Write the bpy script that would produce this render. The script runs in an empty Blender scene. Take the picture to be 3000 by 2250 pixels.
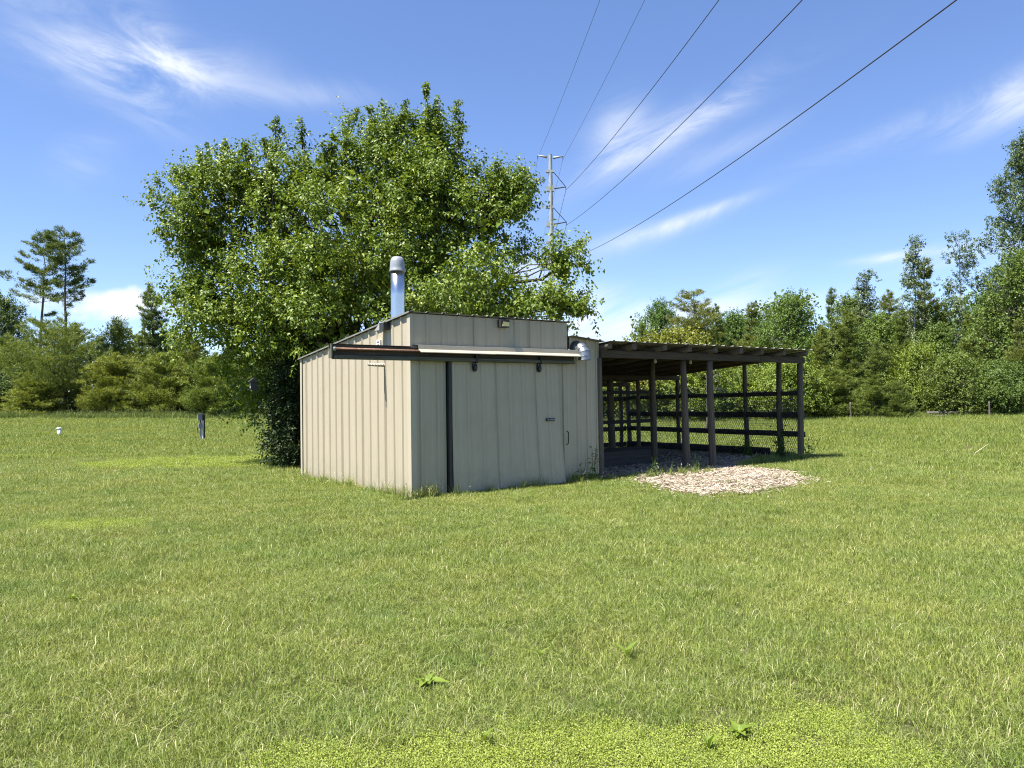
import bpy, bmesh, math, random
import numpy as np
from mathutils import Vector, Matrix, Quaternion

random.seed(7)
SC = bpy.context.scene
COL = SC.collection

# ------------------------------------------------------------------ camera
CAM_H, PITCH, ROLL, FPX = 1.6, 0.0191, 0.0132, 2253.0     # FPX: focal length in photo pixels (3000 wide)
_R0 = np.array([1.0, 0, 0]); _U0 = np.array([0, -math.sin(PITCH), math.cos(PITCH)]); _F = np.array([0, math.cos(PITCH), math.sin(PITCH)])
_R = math.cos(ROLL) * _R0 - math.sin(ROLL) * _U0
_U = math.sin(ROLL) * _R0 + math.cos(ROLL) * _U0
cam_d = bpy.data.cameras.new('camera'); cam = bpy.data.objects.new('camera', cam_d); COL.objects.link(cam)
cam_d.sensor_width = 36; cam_d.lens = FPX / 3000 * 36; cam_d.clip_start = 0.05; cam_d.clip_end = 3000
cam.matrix_world = Matrix(((_R[0], _U[0], -_F[0], 0), (_R[1], _U[1], -_F[1], 0), (_R[2], _U[2], -_F[2], CAM_H), (0, 0, 0, 1)))
SC.camera = cam

def ray(x, y):
    return _F + _R * (x - 1500) / FPX - _U * (y - 1125) / FPX
def gnd(x, y, z=0.0):                     # photo pixel -> point on level z
    d = ray(x, y); t = (z - CAM_H) / d[2]
    return np.array([d[0] * t, d[1] * t, z])
def atD(x, y, D):                         # photo pixel -> point at distance D along +Y
    d = ray(x, y); t = D / d[1]
    return np.array([d[0] * t, D, CAM_H + d[2] * t])
DS = 1.35624
def dpx(x, y, D): return atD(x * DS, y * DS, D)

# ------------------------------------------------------------------ world, sun, exposure
YAW = 0.631
UV = np.array([math.cos(YAW), math.sin(YAW), 0]); VV = np.array([-math.sin(YAW), math.cos(YAW), 0])
A0 = np.array([-1.654, 12.62, 0])
sun_dir = -(UV * 1.0 - VV * 0.1 + np.array([0, 0, -2.0])); sun_dir /= np.linalg.norm(sun_dir)
SUN_EL = math.asin(sun_dir[2]); SUN_AZ = math.atan2(sun_dir[0], sun_dir[1])

W = bpy.data.worlds.new('World'); SC.world = W; W.use_nodes = True
def build_world():
    nt = W.node_tree; nt.nodes.clear()
    N = nt.nodes.new; L = nt.links.new
    def M(op, a, b=None, c=None, clamp=False):
        n = N('ShaderNodeMath'); n.operation = op; n.use_clamp = clamp
        for i, v in enumerate((a, b, c)):
            if v is None: continue
            if isinstance(v, (int, float)): n.inputs[i].default_value = v
            else: L(v, n.inputs[i])
        return n.outputs[0]
    tc = N('ShaderNodeTexCoord'); sep = N('ShaderNodeSeparateXYZ'); L(tc.outputs['Generated'], sep.inputs[0])
    x, y, z = sep.outputs
    az = M('ARCTAN2', x, y); el = M('ARCSINE', z)
    # cirrus noise, drawn out along the wind
    def fbm(sx, sy, rot, scale, detail, rough, dist, off):
        c, s = math.cos(rot), math.sin(rot)
        a = M('ADD', M('MULTIPLY', az, c), M('MULTIPLY', el, s))
        b = M('SUBTRACT', M('MULTIPLY', el, c), M('MULTIPLY', az, s))
        cb = N('ShaderNodeCombineXYZ'); L(M('MULTIPLY', a, sx), cb.inputs[0]); L(M('MULTIPLY', b, sy), cb.inputs[1]); cb.inputs[2].default_value = off
        n = N('ShaderNodeTexNoise'); n.inputs['Scale'].default_value = scale; n.inputs['Detail'].default_value = detail
        n.inputs['Roughness'].default_value = rough; n.inputs['Distortion'].default_value = dist
        L(cb.outputs[0], n.inputs['Vector'])
        return n.outputs[0]
    wisp = fbm(1.0, 4.0, 0.33, 4.2, 6, 0.66, 0.9, 3.1)
    wisp2 = fbm(1.0, 2.6, -0.25, 6.0, 6, 0.64, 0.7, 11.3)
    puff = fbm(1.0, 1.5, 0.0, 11.0, 6, 0.62, 0.2, 5.7)
    def ramp(v, lo, hi):
        n = N('ShaderNodeMapRange'); n.interpolation_type = 'SMOOTHSTEP'
        L(v, n.inputs[0]); n.inputs[1].default_value = lo; n.inputs[2].default_value = hi
        return n.outputs[0]
    def blob(px, py, rx, ry, rot, amp):
        d = ray(px * DS, py * DS); d = d / np.linalg.norm(d)
        a0, e0 = math.atan2(d[0], d[1]), math.asin(d[2])
        c, s = math.cos(rot), math.sin(rot)
        da, de = M('SUBTRACT', az, a0), M('SUBTRACT', el, e0)
        u = M('DIVIDE', M('ADD', M('MULTIPLY', da, c), M('MULTIPLY', de, s)), rx / 1661)
        v = M('DIVIDE', M('SUBTRACT', M('MULTIPLY', de, c), M('MULTIPLY', da, s)), ry / 1661)
        return M('MULTIPLY', M('EXPONENT', M('MULTIPLY', M('ADD', M('MULTIPLY', u, u), M('MULTIPLY', v, v)), -1.0)), amp)
    def total(l):
        t = l[0]
        for k in l[1:]: t = M('ADD', t, k)
        return t
    la = total([blob(225, 140, 120, 46, -0.1, 1.1), blob(390, 145, 130, 36, 0.05, 0.85), blob(325, 70, 75, 45, -0.8, 0.75), blob(70, -10, 220, 25, 0.0, 0.35),
                blob(180, 340, 60, 40, 0.5, 0.35), blob(640, 205, 190, 26, 0.05, 0.36), blob(290, 200, 120, 40, -0.6, 0.45)])
    lb = total([blob(1335, 285, 62, 45, 0.6, 0.9), blob(1450, 285, 230, 30, 0.40, 0.95), blob(1560, 330, 130, 26, 0.3, 0.3), blob(1400, 505, 120, 18, 0.22, 0.75), blob(1520, 462, 100, 12, 0.28, 0.75),
                blob(2200, 215, 110, 40, 0.2, 0.9), blob(1990, 262, 230, 22, 0.22, 0.35), blob(1940, 552, 70, 9, 0.05, 0.9), blob(2110, 545, 130, 26, 0.1, 0.7),
                blob(1610, 615, 70, 28, 0.3, 0.4), blob(1260, 560, 130, 30, 0.2, 0.2)])
    lc = total([blob(1300, 700, 170, 40, 0.0, 1.0), blob(1250, 640, 80, 22, 0.1, 0.6), blob(1600, 665, 200, 22, 0.0, 0.7), blob(1150, 595, 60, 34, 0.0, 1.0)])
    ld = total([blob(255, 655, 85, 38, 0.0, 1.05), blob(30, 640, 90, 28, 0.0, 0.7), blob(520, 665, 130, 34, 0.0, 0.8), blob(180, 690, 120, 26, 0.0, 0.5), blob(1150, 600, 70, 34, 0.0, 1.15), blob(1320, 690, 90, 24, 0.0, 0.7)])
    # the same kinds of cloud go on all round the sky
    low = fbm(1.0, 1.6, 0.3, 1.6, 2, 0.5, 0.0, 21.0)
    around = M('MULTIPLY', ramp(low, 0.60, 0.78), 0.6)
    out = M('LESS_THAN', M('COSINE', az), 0.74)
    around = M('MULTIPLY', around, out)
    cir = M('ADD', M('MULTIPLY', la, ramp(wisp2, 0.28, 0.74)), M('MULTIPLY', M('ADD', lb, around), ramp(wisp, 0.27, 0.76)))
    hz = M('MULTIPLY', lc, ramp(wisp, 0.28, 0.62))
    band = M('MULTIPLY', M('EXPONENT', M('MULTIPLY', M('POWER', M('DIVIDE', M('SUBTRACT', el, 0.07), 0.06), 2.0), -1.0)), 0.75)
    ldm = M('ADD', ld, M('MULTIPLY', M('MULTIPLY', band, ramp(low, 0.55, 0.68)), out))
    pf = ramp(M('ADD', puff, M('MULTIPLY', ldm, 0.36)), 0.66, 0.92)
    pf = M('MULTIPLY', pf, M('MULTIPLY', ldm, 4.0, clamp=True))
    dens = M('MINIMUM', M('MAXIMUM', M('MULTIPLY', M('ADD', cir, hz), 0.8), pf), 0.95)
    sky = N('ShaderNodeTexSky'); sky.sky_type = 'NISHITA'; sky.sun_disc = False
    sky.sun_elevation = SUN_EL; sky.sun_rotation = SUN_AZ
    sky.altitude = 300; sky.air_density = 0.7; sky.dust_density = 0.0; sky.ozone_density = 2.5
    mix = N('ShaderNodeMix'); mix.data_type = 'RGBA'
    hs = N('ShaderNodeHueSaturation'); hs.inputs['Saturation'].default_value = 1.2; hs.inputs['Hue'].default_value = 0.511
    gm = N('ShaderNodeGamma'); L(sky.outputs[0], gm.inputs[0]); gm.inputs[1].default_value = 0.79; L(gm.outputs[0], hs.inputs['Color'])
    L(dens, mix.inputs['Factor']); L(hs.outputs[0], mix.inputs['A']); mix.inputs['B'].default_value = (3.25, 3.4, 3.6, 1)
    bg = N('ShaderNodeBackground'); bg.inputs['Strength'].default_value = 0.118
    L(mix.outputs['Result'], bg.inputs['Color'])
    o = N('ShaderNodeOutputWorld'); L(bg.outputs[0], o.inputs['Surface'])
build_world()
W.cycles.sampling_method = 'NONE'          # the sky is smooth: rays that reach it are enough

sun_l = bpy.data.lights.new('sun', 'SUN'); sun_l.energy = 5.0; sun_l.angle = math.radians(0.53); sun_l.color = (1.0, 0.955, 0.88)
sun_o = bpy.data.objects.new('sun', sun_l); COL.objects.link(sun_o)
sun_o.rotation_euler = Vector(sun_dir).to_track_quat('Z', 'Y').to_euler(); sun_o.location = (0, 0, 60)
SC.view_settings.view_transform = 'Standard'; SC.view_settings.look = 'None'; SC.view_settings.gamma = 1
SC.view_settings.exposure = 1.5
SC.render.engine = 'CYCLES'
SC.cycles.max_bounces = 8; SC.cycles.transparent_max_bounces = 4; SC.cycles.diffuse_bounces = 4; SC.cycles.transmission_bounces = 4; SC.cycles.glossy_bounces = 3
SC.cycles.use_denoising = True; SC.cycles.denoising_prefilter = 'NONE'; SC.cycles.filter_width = 1.1

# ------------------------------------------------------------------ helpers
def link(o):
    COL.objects.link(o); return o
def tag(o, label=None, cat=None, group=None, kind=None):
    if label: o['label'] = label
    if cat: o['category'] = cat
    if group: o['group'] = group
    if kind: o['kind'] = kind
    return o
def empty(name, loc, rz=0.0, label=None, cat=None, group=None):
    o = bpy.data.objects.new(name, None); o.empty_display_size = 0.2
    o.location = tuple(loc); o.rotation_euler = (0, 0, rz); link(o)
    return tag(o, label, cat, group)
def np_mesh(name, co, loops, sizes, smooth=False, tint=None):
    me = bpy.data.meshes.new(name)
    co = np.asarray(co, np.float32).reshape(-1, 3); loops = np.asarray(loops, np.int32).ravel(); sizes = np.asarray(sizes, np.int32).ravel()
    me.vertices.add(len(co)); me.vertices.foreach_set('co', co.ravel())
    me.loops.add(len(loops)); me.loops.foreach_set('vertex_index', loops)
    st = np.concatenate(([0], np.cumsum(sizes)[:-1])).astype(np.int32)
    me.polygons.add(len(sizes)); me.polygons.foreach_set('loop_start', st); me.polygons.foreach_set('loop_total', sizes)
    if smooth: me.polygons.foreach_set('use_smooth', np.ones(len(sizes), bool))
    me.update(calc_edges=True)
    if tint is not None:
        a = me.attributes.new('tint', 'FLOAT', 'POINT'); a.data.foreach_set('value', np.asarray(tint, np.float32))
    return me
class MB:                                  # collects boxes, tubes and sheets into one mesh
    def __init__(s): s.v = []; s.f = []
    def add(s, v, f):
        b = len(s.v); s.v += [tuple(p) for p in v]; s.f += [tuple(i + b for i in q) for q in f]; return s
    def box(s, a, b):
        (x0, y0, z0), (x1, y1, z1) = a, b
        return s.add([(x0, y0, z0), (x1, y0, z0), (x1, y1, z0), (x0, y1, z0), (x0, y0, z1), (x1, y0, z1), (x1, y1, z1), (x0, y1, z1)],
                     [(0, 3, 2, 1), (4, 5, 6, 7), (0, 1, 5, 4), (1, 2, 6, 5), (2, 3, 7, 6), (3, 0, 4, 7)])
    def prism(s, prof, axis, a, b):        # closed profile in the plane across axis
        n = len(prof)
        def P(p, t): return {0: (t, p[0], p[1]), 1: (p[0], t, p[1]), 2: (p[0], p[1], t)}[axis]
        return s.add([P(p, a) for p in prof] + [P(p, b) for p in prof],
                     [tuple(range(n))[::-1], tuple(range(n, 2 * n))] + [(i, (i + 1) % n, n + (i + 1) % n, n + i) for i in range(n)])
    def lathe(s, prof, n=24, c=(0, 0)):    # (r, z) profile around z
        v = [(c[0] + r * math.cos(2 * math.pi * k / n), c[1] + r * math.sin(2 * math.pi * k / n), z) for r, z in prof for k in range(n)]
        f = [(i * n + k, i * n + (k + 1) % n, (i + 1) * n + (k + 1) % n, (i + 1) * n + k) for i in range(len(prof) - 1) for k in range(n)]
        f.append(tuple(range(n))[::-1]); f.append(tuple(range((len(prof) - 1) * n, len(prof) * n)))
        return s.add(v, f)
    def tube(s, pts, rad, n=8, caps=True):
        pts = [Vector(p) for p in pts]
        if not hasattr(rad, '__len__'): rad = [rad] * len(pts)
        t0 = (pts[1] - pts[0]).normalized(); a = t0.orthogonal().normalized()
        v = []
        for i, p in enumerate(pts):
            t = (pts[min(i + 1, len(pts) - 1)] - pts[max(i - 1, 0)]).normalized()
            a = (a - t * a.dot(t)).normalized(); b = t.cross(a)
            v += [tuple(p + (a * math.cos(2 * math.pi * k / n) + b * math.sin(2 * math.pi * k / n)) * rad[i]) for k in range(n)]
        f = [(i * n + k, i * n + (k + 1) % n, (i + 1) * n + (k + 1) % n, (i + 1) * n + k) for i in range(len(pts) - 1) for k in range(n)]
        if caps: f += [tuple(range(n))[::-1], tuple(range((len(pts) - 1) * n, len(pts) * n))]
        return s.add(v, f)
    def mesh(s, name, smooth=False):
        me = bpy.data.meshes.new(name); me.from_pydata(s.v, [], s.f); me.update()
        if smooth:
            for p in me.polygons: p.use_smooth = len(p.vertices) == 4
        return me
    def build(s, name, mat, parent=None, smooth=False, loc=None):
        o = bpy.data.objects.new(name, s.mesh(name, smooth)); o.data.materials.append(mat); link(o)
        if parent: o.parent = parent
        if loc is not None: o.location = tuple(loc)
        return o
def part(name, me, mat, parent=None):
    o = bpy.data.objects.new(name, me); 
    if mat and not me.materials: me.materials.append(mat)
    link(o)
    if parent: o.parent = parent
    return o
def bar(name, p0, p1, w, h, mat, parent, roll=0.0, bev=0.006):      # sawn timber along its own Z axis
    p0, p1 = Vector(p0), Vector(p1); Ln = (p1 - p0).length
    bev = min(bev, w * .2, h * .2)
    pr = [(-w / 2 + bev, -h / 2), (w / 2 - bev, -h / 2), (w / 2, -h / 2 + bev), (w / 2, h / 2 - bev), (w / 2 - bev, h / 2), (-w / 2 + bev, h / 2), (-w / 2, h / 2 - bev), (-w / 2, -h / 2 + bev)]
    o = MB().prism(pr, 2, 0, Ln).build(name, mat, parent)
    d = (p1 - p0).normalized()
    # local X horizontal across the bar, local Y as upright as it can be
    up = Vector((0, 0, 1)) if abs(d.z) < 0.9 else Vector((0, 1, 0))
    xx = up.cross(d).normalized(); yy = d.cross(xx)
    m = Matrix((xx, yy, d)).transposed().to_4x4(); m.translation = p0
    o.matrix_local = m
    return o
def log(name, p0, p1, r0, r1, mat, parent, seed=0, wob=0.012, n=12, seg=9):
    rnd = random.Random(seed); p0, p1 = Vector(p0), Vector(p1); Ln = (p1 - p0).length
    ph = [rnd.uniform(0, 6.28) for _ in range(4)]
    v = []
    for i in range(seg + 1):
        t = i / seg; r = r0 + (r1 - r0) * t
        cx = wob * math.sin(t * 3.1 + ph[0]) * 1.2 - wob * math.sin(ph[0]) * 1.2; cy = wob * math.sin(t * 4.3 + ph[1]) - wob * math.sin(ph[1])
        for k in range(n):
            a = 2 * math.pi * k / n
            rr = r * (1 + .05 * math.sin(2 * a + ph[2] + t) + .04 * math.sin(3 * a + ph[3] - 2 * t) + rnd.uniform(-.025, .025))
            v.append((cx + rr * math.cos(a), cy + rr * math.sin(a), t * Ln))
    f = [(i * n + k, i * n + (k + 1) % n, (i + 1) * n + (k + 1) % n, (i + 1) * n + k) for i in range(seg) for k in range(n)]
    f += [tuple(range(n))[::-1], tuple(range(seg * n, seg * n + n))]
    o = MB().add(v, f).build(name, mat, parent, smooth=True)
    q = (p1 - p0).to_track_quat('Z', 'Y'); o.rotation_mode = 'QUATERNION'; o.rotation_quaternion = q; o.location = p0
    return o

# ------------------------------------------------------------------ materials
def new_mat(name):
    m = bpy.data.materials.new(name); m.use_nodes = True; nt = m.node_tree; nt.nodes.clear()
    out = nt.nodes.new('ShaderNodeOutputMaterial'); b = nt.nodes.new('ShaderNodeBsdfPrincipled'); nt.links.new(b.outputs[0], out.inputs[0])
    return m, nt, b, out
def noise(nt, scale, detail=4, rough=.55, vec=None, dist=0.0):
    n = nt.nodes.new('ShaderNodeTexNoise'); n.inputs['Scale'].default_value = scale; n.inputs['Detail'].default_value = detail
    n.inputs['Roughness'].default_value = rough; n.inputs['Distortion'].default_value = dist
    if vec is not None: nt.links.new(vec, n.inputs['Vector'])
    return n.outputs[0]
def coords(nt, kind='Object', scale=(1, 1, 1)):
    t = nt.nodes.new('ShaderNodeTexCoord'); mp = nt.nodes.new('ShaderNodeMapping'); mp.inputs['Scale'].default_value = scale
    nt.links.new(t.outputs[kind], mp.inputs[0]); return mp.outputs[0]
def world_pos(nt, scale=(1, 1, 1)):
    g = nt.nodes.new('ShaderNodeNewGeometry'); mp = nt.nodes.new('ShaderNodeMapping'); mp.inputs['Scale'].default_value = scale
    nt.links.new(g.outputs['Position'], mp.inputs[0]); return mp.outputs[0]
def ramp(nt, fac, stops):
    r = nt.nodes.new('ShaderNodeValToRGB'); e = r.color_ramp.elements
    while len(e) < len(stops): e.new(0.5)
    for i, (p, c) in enumerate(stops):
        e[i].position = p; e[i].color = (*c, 1)
    nt.links.new(fac, r.inputs[0]); return r.outputs[0]
def rng(nt, v, a, b, c=0.0, d=1.0):
    n = nt.nodes.new('ShaderNodeMapRange'); nt.links.new(v, n.inputs[0])
    for i, k in enumerate((a, b, c, d)): n.inputs[i + 1].default_value = k
    return n.outputs[0]
def mixc(nt, fac, a, b, mode='MIX'):
    m = nt.nodes.new('ShaderNodeMix'); m.data_type = 'RGBA'; m.blend_type = mode
    for sock, v in (('Factor', fac), ('A', a), ('B', b)):
        if isinstance(v, (int, float)): m.inputs[sock].default_value = v
        elif isinstance(v, tuple): m.inputs[sock].default_value = (*v, 1)
        else: nt.links.new(v, m.inputs[sock])
    return m.outputs['Result']
def mathn(nt, op, a, b=None):
    n = nt.nodes.new('ShaderNodeMath'); n.operation = op
    for i, v in enumerate((a, b)):
        if v is None: continue
        if isinstance(v, (int, float)): n.inputs[i].default_value = v
        else: nt.links.new(v, n.inputs[i])
    return n.outputs[0]
def bump(nt, b, h, strength=.3, dist=.01):
    n = nt.nodes.new('ShaderNodeBump'); n.inputs['Strength'].default_value = strength; n.inputs['Distance'].default_value = dist
    nt.links.new(h, n.inputs['Height']); nt.links.new(n.outputs[0], b.inputs['Normal'])

def m_siding(name, base=(.385, .335, .245)):
    m, nt, b, o = new_mat(name)
    c = coords(nt, 'Object', (1, 1, 1)); cs = coords(nt, 'Object', (7, 7, .5))
    streak = noise(nt, 1.4, 6, .6, cs); blot = noise(nt, 2.3, 5, .6, c); fine = noise(nt, 40, 3, .6, c)
    col = mixc(nt, rng(nt, streak, .35, .75), base, tuple(k * .92 for k in base))
    col = mixc(nt, rng(nt, blot, .5, .72, 0, .35), col, (base[0] * .82, base[1] * .86, base[2] * .82))
    # mud splashed up from the ground, and rust specks
    sx = nt.nodes.new('ShaderNodeSeparateXYZ'); nt.links.new(c, sx.inputs[0])
    lowz = rng(nt, sx.outputs[2], .55, .02); lown = mathn(nt, 'MULTIPLY', lowz, rng(nt, noise(nt, 6, 6, .7, c), .35, .7))
    col = mixc(nt, mathn(nt, 'MULTIPLY', lown, .5), col, (.2, .19, .12))
    col = mixc(nt, rng(nt, fine, .72, .8, 0, .25), col, (.25, .2, .15))
    nt.links.new(col, b.inputs['Base Color'])
    nt.links.new(rng(nt, blot, .3, .7, .38, .55), b.inputs['Roughness']); b.inputs['Specular IOR Level'].default_value = .4
    bump(nt, b, noise(nt, 3.5, 3, .5, coords(nt, 'Object', (1, 1, .35))), .25, .02)
    return m
def m_wood(name, light=(.20, .175, .15), dark=(.06, .05, .042), rough=.85, warm=None):
    m, nt, b, o = new_mat(name)
    oi = nt.nodes.new('ShaderNodeObjectInfo')
    t = nt.nodes.new('ShaderNodeTexCoord'); ad = nt.nodes.new('ShaderNodeVectorMath'); ad.operation = 'ADD'
    nt.links.new(t.outputs['Object'], ad.inputs[0])
    cb = nt.nodes.new('ShaderNodeCombineXYZ'); nt.links.new(mathn(nt, 'MULTIPLY', oi.outputs['Random'], 37.0), cb.inputs[2]); nt.links.new(cb.outputs[0], ad.inputs[1])
    def mp(s):
        n = nt.nodes.new('ShaderNodeMapping'); n.inputs['Scale'].default_value = s; nt.links.new(ad.outputs[0], n.inputs[0]); return n.outputs[0]
    g = noise(nt, 1, 8, .65, mp((45, 45, 1.6)), .6); g2 = noise(nt, 1, 5, .6, mp((9, 9, 1.1))); kn = noise(nt, 1, 2, .5, mp((14, 14, 6)))
    col = ramp(nt, g, [(.28, dark), (.5, tuple((a + c) / 2 for a, c in zip(light, dark))), (.72, light)])
    col = mixc(nt, rng(nt, g2, .4, .7, 0, .6), col, warm or tuple(k * .55 for k in light))
    col = mixc(nt, rng(nt, kn, .7, .78), col, tuple(k * .5 for k in dark))
    nt.links.new(col, b.inputs['Base Color']); b.inputs['Roughness'].default_value = rough; b.inputs['Specular IOR Level'].default_value = .2
    bump(nt, b, g, .6, .008)
    return m
def m_plain(name, c, rough=.6, metal=0.0, var=.2, scale=6, spec=.4, c2=None):
    m, nt, b, o = new_mat(name)
    n = noise(nt, scale, 6, .62, coords(nt))
    col = mixc(nt, rng(nt, n, .35, .7), c, c2 or tuple(k * (1 - var) for k in c))
    nt.links.new(col, b.inputs['Base Color']); b.inputs['Metallic'].default_value = metal
    nt.links.new(rng(nt, n, .3, .7, rough * .9, min(1, rough * 1.15)), b.inputs['Roughness']); b.inputs['Specular IOR Level'].default_value = spec
    bump(nt, b, noise(nt, scale * 5, 3, .6, coords(nt)), .15, .004)
    return m
def m_leaf(name, ca, cb, cc=None, trans=.3, rough=.42, spec=.35, patch=None, sat_noise=.5, ttint=(1.25, 1.2, .5)):
    m, nt, b, o = new_mat(name)
    at = nt.nodes.new('ShaderNodeAttribute'); at.attribute_name = 'tint'
    stops = [(0, ca), (1, cb)] if cc is None else [(0, ca), (.82, cb), (1, cc)]
    col = ramp(nt, at.outputs['Fac'], stops)
    oi = nt.nodes.new('ShaderNodeObjectInfo')
    col = mixc(nt, 1.0, col, oi.outputs['Color'], 'MULTIPLY')
    if patch:
        n = noise(nt, patch[0], 5, .6, world_pos(nt)); col = mixc(nt, rng(nt, n, .42, .66, 0, patch[2]), col, mixc(nt, 1.0, col, patch[1], 'MULTIPLY'))
        n = noise(nt, patch[0] * 2.6, 4, .6, world_pos(nt)); col = mixc(nt, rng(nt, n, .5, .68, 0, .65), col, mixc(nt, 1.0, col, (.66, .80, .70), 'MULTIPLY'))
    nt.links.new(col, b.inputs['Base Color']); b.inputs['Roughness'].default_value = rough; b.inputs['Specular IOR Level'].default_value = spec
    tr = nt.nodes.new('ShaderNodeBsdfTranslucent'); nt.links.new(mixc(nt, 1.0, col, ttint, 'MULTIPLY'), tr.inputs[0])
    mx = nt.nodes.new('ShaderNodeMixShader'); mx.inputs[0].default_value = trans
    nt.links.new(b.outputs[0], mx.inputs[1]); nt.links.new(tr.outputs[0], mx.inputs[2]); nt.links.new(mx.outputs[0], o.inputs[0])
    return m

MAT = {}
MAT['siding'] = m_siding('painted_steel_siding')
MAT['trim'] = m_siding('painted_steel_trim', (.41, .36, .27))
MAT['roof'] = m_plain('roof_steel', (.27, .26, .235), .5, 0.35, .3, 5)
MAT['log'] = m_wood('weathered_log', (.175, .145, .112), (.05, .040, .030))
MAT['timber'] = m_wood('dark_timber', (.105, .085, .062), (.03, .025, .019))
MAT['header'] = m_wood('algae_stained_timber', (.15, .15, .10), (.045, .042, .035), warm=(.075, .07, .05))
MAT['rail'] = m_wood('fence_board', (.085, .078, .072), (.03, .027, .025))
MAT['black'] = m_plain('black_iron', (.02, .02, .021), .45, .6, .3)
MAT['dark'] = m_plain('opening_shade_black', (.012, .012, .012), .9, 0, .3)  # near-black colour that paints the shade inside openings
MAT['rust'] = m_plain('rusty_pipe', (.14, .075, .05), .6, .5, .45, 14)
MAT['galv'] = m_plain('galvanised_duct', (.27, .29, .31), .42, .8, .18, 9)
MAT['cap'] = m_plain('grey_painted_cap', (.25, .27, .30), .5, .1, .12, 8)
MAT['galvpole'] = m_plain('dull_galvanised_pole', (.36, .38, .38), .6, .4, .25, 3)
MAT['wire'] = m_plain('conductor', (.06, .06, .065), .6, .5, .2)
MAT['link'] = m_plain('chain_link_wire', (.07, .07, .07), .55, .5, .2)
MAT['pvc'] = m_plain('white_pvc', (.78, .78, .76), .4, 0, .06)
MAT['greybox'] = m_plain('grey_enclosure', (.22, .23, .25), .45, .1, .15)
MAT['plastic'] = m_plain('black_plastic', (.03, .03, .03), .5, 0, .2)
MAT['lens'] = m_plain('yellowed_lens', (.75, .66, .30), .25, 0, .1)
MAT['porcelain'] = m_plain('porcelain', (.72, .70, .64), .3, 0, .08)
MAT['pink'] = m_plain('pink_flag', (.72, .33, .33), .6, 0, .1)
MAT['straw'] = m_plain('dry_straw', (.62, .56, .38), .8, 0, .2)
MAT['deadwood'] = m_plain('bleached_deadwood', (.13, .115, .10), .85, 0, .5)
MAT['bark'] = m_wood('grey_bark', (.16, .14, .12), (.045, .038, .032))
MAT['barkdark'] = m_wood('dark_bark', (.07, .058, .048), (.025, .021, .018))
MAT['aspenbark'] = m_plain('pale_aspen_bark', (.52, .51, .44), .8, 0, .5, 5, c2=(.2, .19, .16))
def m_chrome():
    m, nt, b, o = new_mat('bright_stainless')
    b.inputs['Base Color'].default_value = (.60, .61, .62, 1); b.inputs['Metallic'].default_value = 1
    c = coords(nt, 'Object', (9, 9, 1.2)); n = noise(nt, 1.0, 4, .55, c)
    nt.links.new(rng(nt, n, .3, .7, .16, .34), b.inputs['Roughness'])
    bump(nt, b, n, .2, .02)
    return m
MAT['chrome'] = m_chrome()
MAT['pear'] = m_leaf('pear_leaf', (.058, .105, .011), (.190, .255, .032), (.30, .33, .06), .27, .45, .30)
MAT['needle'] = m_leaf('pine_needle', (.085, .122, .030), (.225, .250, .065), None, .26, .55, .25)
MAT['broad'] = m_leaf('broad_leaf', (.072, .112, .024), (.165, .208, .048), None, .30, .48, .3)
MAT['poplar'] = m_leaf('poplar_leaf', (.070, .105, .040), (.165, .205, .085), None, .25, .45, .35)
MAT['weed'] = m_leaf('weed_leaf', (.06, .11, .02), (.14, .21, .04), None, .3, .45, .3)
MAT['grass'] = m_leaf('grass_blade', (.080, .124, .016), (.280, .338, .078), (.56, .52, .33), .27, .5, .3, (.55, (1.28, 1.1, 1.15), .75), ttint=(1.15, 1.15, .6))
MAT['meadow'] = m_leaf('meadow_blade', (.085, .130, .016), (.265, .325, .068), (.45, .42, .20), .27, .5, .3, (.22, (1.2, 1.05, .9), .7), ttint=(1.15, 1.15, .6))
MAT['tallgrass'] = m_leaf('tall_grass', (.06, .10, .02), (.18, .23, .06), (.32, .33, .17), .25, .6, .2)
MAT['sedum'] = m_leaf('sedum_leaf', (.17, .23, .035), (.33, .385, .07), (.43, .44, .11), .25, .5, .3, ttint=(1.1, 1.1, .5))
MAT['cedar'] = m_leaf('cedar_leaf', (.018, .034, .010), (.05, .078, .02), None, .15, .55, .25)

def m_ground():
    m, nt, b, o = new_mat('lawn_soil')
    p = world_pos(nt)
    n1 = noise(nt, .5, 6, .6, p); n2 = noise(nt, 7, 6, .65, p); n3 = noise(nt, 60, 3, .6, p)
    col = ramp(nt, n2, [(.3, (.03, .036, .012)), (.5, (.06, .066, .024)), (.72, (.13, .115, .06))])
    col = mixc(nt, rng(nt, n1, .4, .65, 0, .5), col, (.09, .105, .028))
    col = mixc(nt, rng(nt, n3, .4, .7, 0, .5), col, (.05, .045, .02))
    nt.links.new(col, b.inputs['Base Color']); b.inputs['Roughness'].default_value = .95; b.inputs['Specular IOR Level'].default_value = .1
    bump(nt, b, n3, .6, .03)
    return m
MAT['ground'] = m_ground()
def m_mulch(name, a, bcol, c):
    m, nt, b, o = new_mat(name)
    at = nt.nodes.new('ShaderNodeAttribute'); at.attribute_name = 'tint'
    col = ramp(nt, at.outputs['Fac'], [(0, a), (.55, bcol), (1, c)])
    nt.links.new(col, b.inputs['Base Color']); b.inputs['Roughness'].default_value = .9; b.inputs['Specular IOR Level'].default_value = .15
    return m
MAT['chips'] = m_mulch('wood_chip', (.08, .058, .042), (.30, .245, .185), (.50, .43, .345))
MAT['mulch'] = m_plain('mulch_fines', (.11, .08, .055), .95, 0, .5, 20, .1)

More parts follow.
